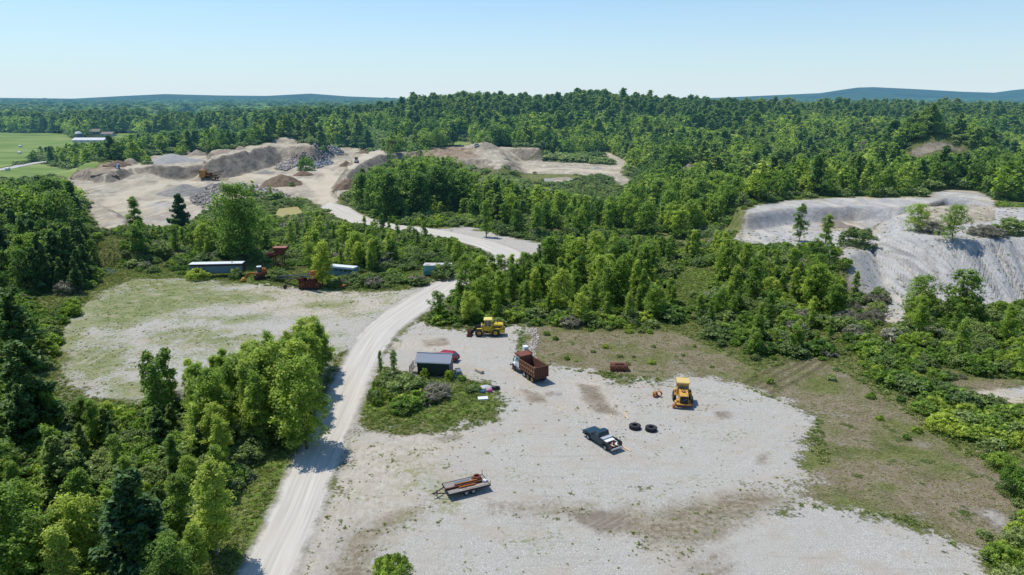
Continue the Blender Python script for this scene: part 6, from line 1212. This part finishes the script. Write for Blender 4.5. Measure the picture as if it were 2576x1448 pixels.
def crusher_tower():
    p = spot(704, 676); t = root('screening_tower', p, .05, 'tall red-brown screening tower with a box hopper in the scrap row', 'tower'); m = MB()
    R3 = mt('red_oxide', (.17,.05,.036), .5, (.10,.045,.03), .8)
    for x in (-1.3, 1.3):
        for y in (-1, 1): m.bar((x,y,0),(x,y,5.3),.18)
    for z in (1.6, 3.3, 5.2): m.bar((-1.3,-1,z),(1.3,-1,z),.14).bar((-1.3,1,z),(1.3,1,z),.14).bar((-1.3,-1,z),(-1.3,1,z),.14).bar((1.3,-1,z),(1.3,1,z),.14)
    m.bar((-1.3,-1,1.6),(1.3,-1,3.3),.1).bar((1.3,-1,3.3),(-1.3,-1,5.2),.1); m.build('frame', RUST, t)
    MB().prism([(-.6,5.3),(-1.1,7.6),(2.6,7.6),(2.9,6.8),(1.2,5.3)], -1.3, 1.3).build('hopper', R3, t); MB().box(-1.15,2.6,-1.4,1.4,7.6,7.72).build('lid', mt('bright_oxide', (.33,.12,.09), .3, (.2,.08,.055)), t)
    MB().box(-3.2,-.4,-1.0,1.0,4.6,5.2).box(-3.0,-1.4,-.9,.9,5.2,5.7).build('screen_box', R3, t); MB().tube([(-2.3,-.9,4.1),(-2.3,.9,4.1)], .4, 12).build('motor', DARK, t); t.scale = (.9, .9, .74)
_t = crusher_tower()
def orange_grader():
    p = spot(660, 703); t = root('scrap_excavator', p, math.radians(205), 'orange-brown scrap machine with a low arm beside the blue trailer', 'excavator')
    MB().box(-1.6,1.4,-1.0,1.0,.9,1.8).build('body', RUST, t, .04); MB().box(.0,1.0,-.9,0.1,1.8,3.1).build('cab', mt('scrap_blue', (.07,.10,.13), .4), t, .04); MB().box(-.05,1.05,-.95,.15,3.1,3.25).build('cab_roof', WHT, t)
    for s in (-1, 1): MB().prism([(-1.9,.15),(-1.7,.0),(1.7,.0),(1.9,.2),(1.9,.7),(1.6,.85),(-1.6,.85),(-1.9,.65)], s*.75, s*1.25).build('track', DARK, t)
    MB().bar((1.2,.4,1.6),(3.2,.4,1.9),.3,.35).bar((3.2,.4,1.9),(4.2,.4,.8),.25,.3).build('boom', RUST2, t); MB().prism([(3.9,.2),(4.0,.9),(4.6,.9),(5.0,.3),(4.6,.15)], -.1, .9).build('bucket', YEL2, t); MB().prism([(-1.2,1.8),(-1.0,2.7),(-.2,2.9),(0,1.8)], -.3, .8).build('mast', RUST2, t)
orange_grader()
p = spot(854, 726); o = MB().box(-1.3,1.2,-.35,.35,.1,.5).box(.6,1.3,-.4,.4,.2,.75).tube([(-1.3,0,.3),(-.5,.2,.45)], .16, 8).build('scrap_piece', RUST2, None, .02, False, .02); o.location = p; tag(o, 'low rusty scrap piece on the grass in front of the scrap row', 'scrap')
t = root('axle_arch', spot(735, 727), .2, 'arched dark axle frame with two small wheels beside the rusty crusher', 'frame')
MB().tube([(-1.6,0,.4),(-1.2,0,1.4),(-.2,0,2.1),(1.0,0,2.5),(1.7,0,2.2)], .08, 8).tube([(-1.6,.6,.4),(-1.2,.6,1.4),(-.2,.6,2.1),(1.0,.6,2.5),(1.7,.6,2.2)], .08, 8).bar((1.0,0,2.5),(1.0,.6,2.5),.06).build('arch', DARK, t)
for y in (-.1, .75): wheel(t, -1.6, y, .4, .18, RUST, .5)
t = root('collapsed_shed', spot(946, 672), .1, 'collapsed dark timber roof lying among the trees', 'ruin')
m = MB()
for k in range(9): m.bar((-4+k*.9,-1.2+random.uniform(-.3,.3),1.6+random.uniform(-.5,.8)),(-3.2+k*.9,1.6,3.2+random.uniform(-.8,.5)),.16)
m.build('rafter', DARK, t); MB().bar((-4.5,0,2.6),(4.8,.3,3.6),.25).bar((2.5,-1.6,1.0),(4.6,-1.4,2.6),.22).bar((3.4,-1.5,.2),(4.4,-1.2,2.4),.16).build('fallen_beam', WOOD, t); MB().box(-4,3,-1,1.2,.2,2.0).build('dark_siding', BLK, t, 0, False, .15)
p = spot(901, 724); o = MB().box(-.7,.7,-.3,.3,.0,.12).build('board', WHT); o.location = p; tag(o, 'white board lying on the grass left of the rusty tank', 'board')
p = spot(1403, 592); o = MB().box(-1.6,1.6,-1,1,.0,1.7).prism([(-1.6,1.7),(1.6,1.7),(1.3,2.1),(-1.3,2.1)], -1, 1).build('rusty_container', RUST, None, .04); o.location = p; tag(o, 'rusty container half hidden behind the roadside shrubs', 'container')
t = root('wrecked_car', spot(758, 850), .4, 'dark car wreck behind the roadside grove', 'car'); MB().prism([(-2.1,.4),(-2.1,.95),(-1.2,1.05),(-.7,1.45),(.6,1.45),(1.1,1.0),(2.1,.9),(2.1,.4)], -.85, .85).build('body', mt('dull_purple_rust', (.09,.04,.05), .4, (.12,.10,.12)), t, .06)
for x in (-1.3, 1.3): wheel(t, x, -.75, .3, .2, RUST, .55)
# ------------------------------------------------------------------ quarry machines
def Gp(px, py): return G(px, py)
p = Gp(533, 452); t = root('mobile_screener', (p[0], p[1], p[2]), math.radians(8), 'rust and yellow screening plant on the quarry floor', 'screening plant')
MB().prism([(-6,1.2),(-6,5.2),(-2.6,5.2),(-2.6,3.0),(-3.4,1.2)], -1.4, 1.4).build('hopper', mt('dusty_orange', (.36,.20,.07), .5, (.12,.07,.05), .8, 0, .8), t); MB().bar((-3,0,1.6),(3,0,2.2),1.6,.7).bar((-5.5,0,1.0),(4.5,0,1.2),1.2,.4).build('chassis', DARK, t); MB().bar((-1.5,.9,2.6),(6.5,.9,4.6),.9,.35).bar((-1.5,.9,1.6),(6.5,.9,4.0),.15).build('conveyor_arm', DARK, t); MB().box(-2.4,.2,-1.0,1.0,2.4,3.8).build('screen_box', RUST, t); MB().bar((1,-1.2,2.0),(5.2,-1.2,2.8),.8,.3).build('side_conveyor', RUST, t)
for x in (2.2, 3.4): wheel(t, x, -.9, .5, .3, RUST, .5)
p = Gp(297, 426); t = root('portable_toilet', tuple(p), .1, 'blue portable toilet on the quarry bank', 'toilet'); MB().box(-.75,.75,-.7,.7,0,2.4).build('cabin', mt('toilet_blue', (.03,.16,.33), .05, (.1,.2,.3)), t, .05); MB().prism([(-.8,2.4),(0,2.75),(.8,2.4)], -.75, .75).build('roof', mt('toilet_roof', (.35,.45,.5), .1), t); MB().box(-.45,.45,-.74,-.7,.2,2.2).build('door', WHT, t)
p = Gp(897, 411); t = root('wheel_loader', tuple(p), math.radians(100), 'small dark wheel loader on the haul road in the quarry', 'wheel loader'); MB().box(-2.4,-.2,-1,1,.9,2.0).build('engine_cover', CHR, t, .05); cb = MB().box(-.5,.9,-.9,.9,1.2,2.3).build('cab', RED, t, .05); MB().box(-.45,.85,-.92,.92,2.3,3.2).build('window', GLS, cb); MB().box(-.6,1,-1,1,3.2,3.4).build('roof', BLK, cb); MB().box(2.2,3.2,-1.3,1.3,.1,1.1).build('bucket', RUST, t); MB().bar((.6,0,1.4),(2.4,0,.8),.9,.3).build('lift_arm', DARK, t)
for x in (-1.4, 1.4):
    for y in (-1, 1): wheel(t, x, y, .7, .5, RUST, .5)
p = Gp(985, 381); t = root('rusty_hopper', tuple(p), .15, 'tall rusty brown hopper standing on the quarry bank', 'hopper'); MB().prism([(-2.0,2.6),(-2.6,7.4),(2.6,7.4),(2.0,2.6)], -1.8, 1.8).build('bin', mt('brown_hopper', (.15,.085,.055), .5, (.25,.15,.10), .9, 0, .6, True), t)
for x in (-1.7, 1.7):
    for y in (-1.4, 1.4): MB().box(x-.15,x+.15,y-.15,y+.15,-.3,2.7).build('leg', RUST, t)
MB().box(-2.7,2.7,-1.9,1.9,7.4,7.6).build('rim', RUST, t)
p = Gp(1200, 369); t = root('parked_van', tuple(p), .2, 'pale parked vehicle behind the sand hill', 'van'); MB().prism([(-2.4,.4),(-2.4,1.1),(-2.0,1.9),(1.0,1.9),(1.6,1.1),(2.4,1.0),(2.4,.4)], -.95, .95).build('body', WHT, t, .05); MB().prism([(-1.9,1.15),(-1.7,1.75),(.9,1.75),(1.35,1.15)], -.97, .97).build('window', GLS, t)
for x in (-1.5, 1.5):
    for y in (-.9, .9): wheel(t, x, y, .38, .22, CHR, .5)
# stone and sand cones
def cone(name, px, py, wpx, top, mat, label, zb=0, seed=0, nz=.12, el=1.0):
    c = G(px, py); D = math.hypot(c[0], c[1]); r = wpx/FPX*math.hypot(D, 43)*1.0; dd = ray(px, top); hh = (CAMH+dd[2]/dd[1]*(c[1]+r*.9))-c[2]; hh = max(hh, .8)
    n1, n2 = 34, 64; V = []; F = []
    for i in range(n1):
        q = i/(n1-1)
        for k in range(n2):
            a = 2*math.pi*k/n2; x = math.cos(a)*q*r*1.15; y = math.sin(a)*q*r*1.15*el; V.append((x, y))
    V = np.array(V); q = np.hypot(V[:, 0], V[:, 1]/el)/r; nn = fbm(V[:, 0]+seed*50, V[:, 1], r*.5, 4, seed)-.5; gl = fbm(np.arctan2(V[:, 1], V[:, 0])*9+seed*9, q*.6, 1.0, 3, seed+5)-.5; z = hh*np.clip(1.06-np.sqrt(q*q+.012)+nn*nz*3*(.35+q)+gl*.16*q, -.08, 1)-.05
    zt = H(V[:, 0]+c[0], V[:, 1]+c[1]+r*.8)-c[2]; V3 = np.stack([V[:, 0], V[:, 1], np.where(z > .05, z, -.4)+np.minimum(zt, .5)*q*.5], 1)
    for i in range(n1-1):
        for k in range(n2): F.append((i*n2+k, (i+1)*n2+k, (i+1)*n2+(k+1) % n2, i*n2+(k+1) % n2))
    o = bpy.data.objects.new(name, np_mesh(name, V3, np.array(F), [mat])); COL.objects.link(o); o.location = (c[0], c[1]+r*.8, c[2]); return tag(o, label, 'pile')
def mat_heap(name, a, b, c):
    m, nt, _, _ = newmat(name); t = NT(nt); p = t.pos(); f = t.math('ADD', t.math('MULTIPLY', t.noise(p, .5, 5, .7), .55), t.math('MULTIPLY', t.noise(p, 3, 4, .75), .45)); t.out(t.haze(t.bsdf(t.ramp(f, [(.35, a), (.5, b), (.66, c)]), .95, 0, t.bump(f, .8, .5), .1))); return m
HG = mat_heap('grey_stone_heap', (.15,.14,.125), (.25,.235,.215), (.36,.34,.31)); HS = mat_heap('sand_heap', (.20,.16,.12), (.32,.26,.20), (.42,.35,.27)); HB = mat_heap('brown_earth_heap', (.09,.06,.04), (.18,.125,.085), (.28,.21,.15)); HL = mat_heap('pale_grey_heap', (.24,.23,.215), (.34,.33,.31), (.44,.425,.40))
cone('gravel_pile', 443, 494, 55, 461, HG, 'large round heap of grey stone on the quarry floor', seed=1)
cone('gravel_pile', 697, 470, 53, 437, HB, 'wide grey-brown heap right of the boulder strip', seed=2, nz=.2); cone('gravel_pile', 757, 444, 23, 428, HB, 'small brown heap behind the wide grey-brown one', seed=3)
cone('gravel_pile', 410, 411, 56, 386, HL, 'pale grey cone on top of the quarry bank', seed=4); cone('gravel_pile', 365, 412, 20, 402, HL, 'small pale grey cone left of the big one on the bank', seed=41)
cone('earth_pile', 488, 392, 20, 376, HS, 'rounded brown mound behind the quarry bank, left one', seed=5); cone('earth_pile', 550, 387, 24, 376, HS, 'rounded brown mound behind the quarry bank, right one', seed=6); cone('earth_pile', 600, 378, 16, 367, HS, 'small mound by the foot of the sand hill', seed=61)
cone('earth_pile', 207, 444, 32, 421, HS, 'lumpy brown mound at the left end of the quarry', seed=7, nz=.3); cone('earth_pile', 283, 420, 26, 402, HB, 'dark earth mound beside the blue toilet', seed=8, nz=.3); cone('earth_pile', 250, 436, 24, 424, HS, 'low mound between the lumpy and the dark mounds', seed=71, nz=.3)
cone('earth_pile', 925, 386, 30, 372, HB, 'flat brown mound at the end of the quarry road', seed=9, nz=.2); cone('gravel_pile', 868, 420, 16, 404, HB, 'small round brown heap beside the small dark loader', seed=10); cone('earth_pile', 515, 455, 38, 444, HS, 'low sandy mound under the screening plant', seed=11)
cone('sand_pile', 872, 478, 36, 448, HB, 'orange-brown sand bank beside the haul road', seed=12, nz=.25); cone('gravel_pile', 1502, 426, 13, 419, HL, 'small grey heap on the far sand road', seed=13); cone('gravel_pile', 1375, 457, 22, 449, HL, 'low grey heap in the green hollow', seed=14); cone('gravel_pile', 660, 438, 22, 428, HG, 'small dark heap on the quarry floor left of the bush', seed=15)
cone('sand_pile', 2117, 577, 40, 553, HS, 'tan block of dug sand in the right pit', seed=16, nz=.2, el=.4); cone('sand_pile', 1735, 432, 18, 411, HS, 'small sandy mound showing through the right forest', seed=17); cone('gravel_pile', 1214, 474, 14, 448, HL, 'pale heap behind the central grove', seed=18)
# ------------------------------------------------------------------ farm beyond the quarry
def house(name, px, py, wpx, hpx, rpx, wall, roofm, label, cat, depth=8, win=3, rz=0.0):
    c = G(px, py); k = math.hypot(c[1], 43)/FPX; W = wpx*k; hh = hpx*k; rr = rpx*k; t = root(name, tuple(c), rz, label, cat)
    MB().box(-W/2,W/2,0,depth,-1,hh).build('wall', wall, t); m = MB(); x0, x1 = -W/2-.4, W/2+.4; q = [(-.5,hh-.1),(depth/2,hh+rr),(depth+.5,hh-.1)]
    a = [m.bm.verts.new((x0,y,z)) for y, z in q]; b = [m.bm.verts.new((x1,y,z)) for y, z in q]; m.bm.faces.new(a); m.bm.faces.new(b[::-1])
    for i in range(3): m.bm.faces.new((a[i], b[i], b[(i+1)%3], a[(i+1)%3]))
    m.build('roof', roofm, t)
    for i in range(win): x = -W/2+W*(i+.5)/win; f = MB().box(x-.6,x+.6,-.06,-.0,hh*.4,hh*.75).build('window', GLS, t)
    return t
WF = mt('farm_white', (.62,.63,.64), .15, (.5,.5,.5), .6, 0, .4, True); RFG = mt('shingle_brown', (.25,.20,.18), .2, (.2,.16,.15), .8, 0, .4, True); RFM = mt('barn_roof_metal', (.55,.56,.58), .25, (.45,.3,.28), .5, 0, .2, True); GRY = mt('farm_grey', (.30,.32,.34), .2, (.25,.27,.3), .7, 0, .4, True)
def silo():
    c = G(200, 354); t = root('silo', tuple(c), 0, 'concrete silo with a white dome among the farm trees', 'silo'); R_ = 8/FPX*c[1]; hh = (354-338)/FPX*c[1]; MB().tube([(0,0,-1),(0,0,hh)], R_, 20).build('tower', mt('silo_blue_grey', (.16,.18,.2), .3, (.25,.27,.3), .8, 0, .3, True), t, 0, False)
    MB().lathe([(0,hh+R_*.72),(R_*.45,hh+R_*.63),(R_*.8,hh+R_*.4),(R_*1.02,hh)], Matrix.Rotation(math.pi/2, 4, 'X'), 20, False).build('dome', WF, t, 0, True)
silo()
house('barn', 222, 359, 78, 6, 5, WF, RFM, 'long white barn with a patchy metal roof below the silo', 'barn', 10, 5)
house('farmhouse', 237, 340, 27, 8, 6, GRY, RFG, 'tall grey house above the long barn', 'house', 9, 3); house('farmhouse', 268, 343, 28, 5, 5, WF, RFG, 'low brown-roofed house right of the tall grey one', 'house', 9, 3)
house('barn', 146, 301, 34, 3, 3, WF, RFM, 'white farm building in the far left trees', 'barn', 14, 4); house('barn', 383, 302, 20, 4, 4, GRY, WF, 'white-roofed barn in the distant valley', 'barn', 16, 3)
house('farmhouse', 418, 293, 9, 3, 3, WF, RFG, 'small far house right of the white-roofed barn', 'house', 9, 2); house('farmhouse', 497, 293, 6, 2.5, 2, WF, GRY, 'tiny white house in the valley clearing', 'house', 9, 2); house('farmhouse', 718, 282, 12, 3, 3, WF, WF, 'white house at the end of the green valley strip', 'house', 10, 2); house('farmhouse', 602, 297, 12, 2, 2, WF, GRY, 'low pale house beside the valley strip', 'house', 9, 2); house('farmhouse', 370, 345, 10, 4, 4, WF, RFG, 'house half hidden in the tree row right of the farm', 'house', 9, 2)
for px, py, lb in ((20, 431-0, 'round pale bale on the far side of the meadow road'), (52, 371, 'round bale in the lower meadow'), (50, 388, 'pale bale near the tree in the meadow')):
    c = G(px, min(py, 430)); o = MB().tube([(-1.1,0,1.0),(1.1,0,1.0)], 1.0, 14).build('hay_bale', WHT); o.location = tuple(c); tag(o, lb, 'hay bale')
p = G(27, 374)
# ------------------------------------------------------------------ camera, sun, sky
cam = bpy.data.cameras.new('camera'); co = bpy.data.objects.new('camera', cam); COL.objects.link(co)
co.location = (0, 0, CAMH); co.rotation_euler = (math.radians(90)-PITCH, 0, 0); cam.sensor_width = 36; cam.lens = 36*FPX/2576; cam.clip_start = .5; cam.clip_end = 60000; S.camera = co
tosun = Vector((-.83, .55, 0)).normalized()*math.cos(math.radians(65)); tosun.z = math.sin(math.radians(65))
sl = bpy.data.lights.new('sun', 'SUN'); sl.energy = 4.3; sl.angle = math.radians(.53); sl.color = (1, .95, .86); so = bpy.data.objects.new('sun', sl); COL.objects.link(so)
so.rotation_euler = tosun.to_track_quat('Z', 'Y').to_euler()
w = bpy.data.worlds.new('World'); S.world = w; w.use_nodes = True; nt = w.node_tree; bg = nt.nodes['Background']; sk = nt.nodes.new('ShaderNodeTexSky'); sk.sky_type = 'NISHITA'; sk.sun_disc = False
sk.sun_elevation = math.radians(65); sk.sun_rotation = math.atan2(tosun.x, tosun.y); sk.altitude = 100; sk.air_density = 1.0; sk.dust_density = .6; sk.ozone_density = 1.6
T_ = NT(nt); gw = nt.nodes.new('ShaderNodeTexCoord'); sx = nt.nodes.new('ShaderNodeSeparateXYZ'); nt.links.new(gw.outputs['Generated'], sx.inputs[0])
hz = T_.math('EXPONENT', T_.math('MULTIPLY', T_.math('MAXIMUM', sx.outputs['Z'], 0.0), -8.5))
cc = T_.mix(1.0, sk.outputs[0], (.64, .92, 1.10, 1), 'MULTIPLY')
nt.links.new(T_.mix(T_.math('MULTIPLY', hz, .93), cc, (5.2, 6.0, 6.55, 1)), bg.inputs[0]); bg.inputs[1].default_value = .14
S.view_settings.view_transform = 'Standard'; S.view_settings.look = 'None'; S.view_settings.exposure = 0; S.view_settings.gamma = 1
S.cycles.use_denoising = True; S.cycles.max_bounces = 6; S.cycles.diffuse_bounces = 3; S.cycles.transparent_max_bounces = 12; S.cycles.transmission_bounces = 4; S.cycles.glossy_bounces = 2
S.cycles.use_adaptive_sampling = True; S.cycles.adaptive_threshold = .02
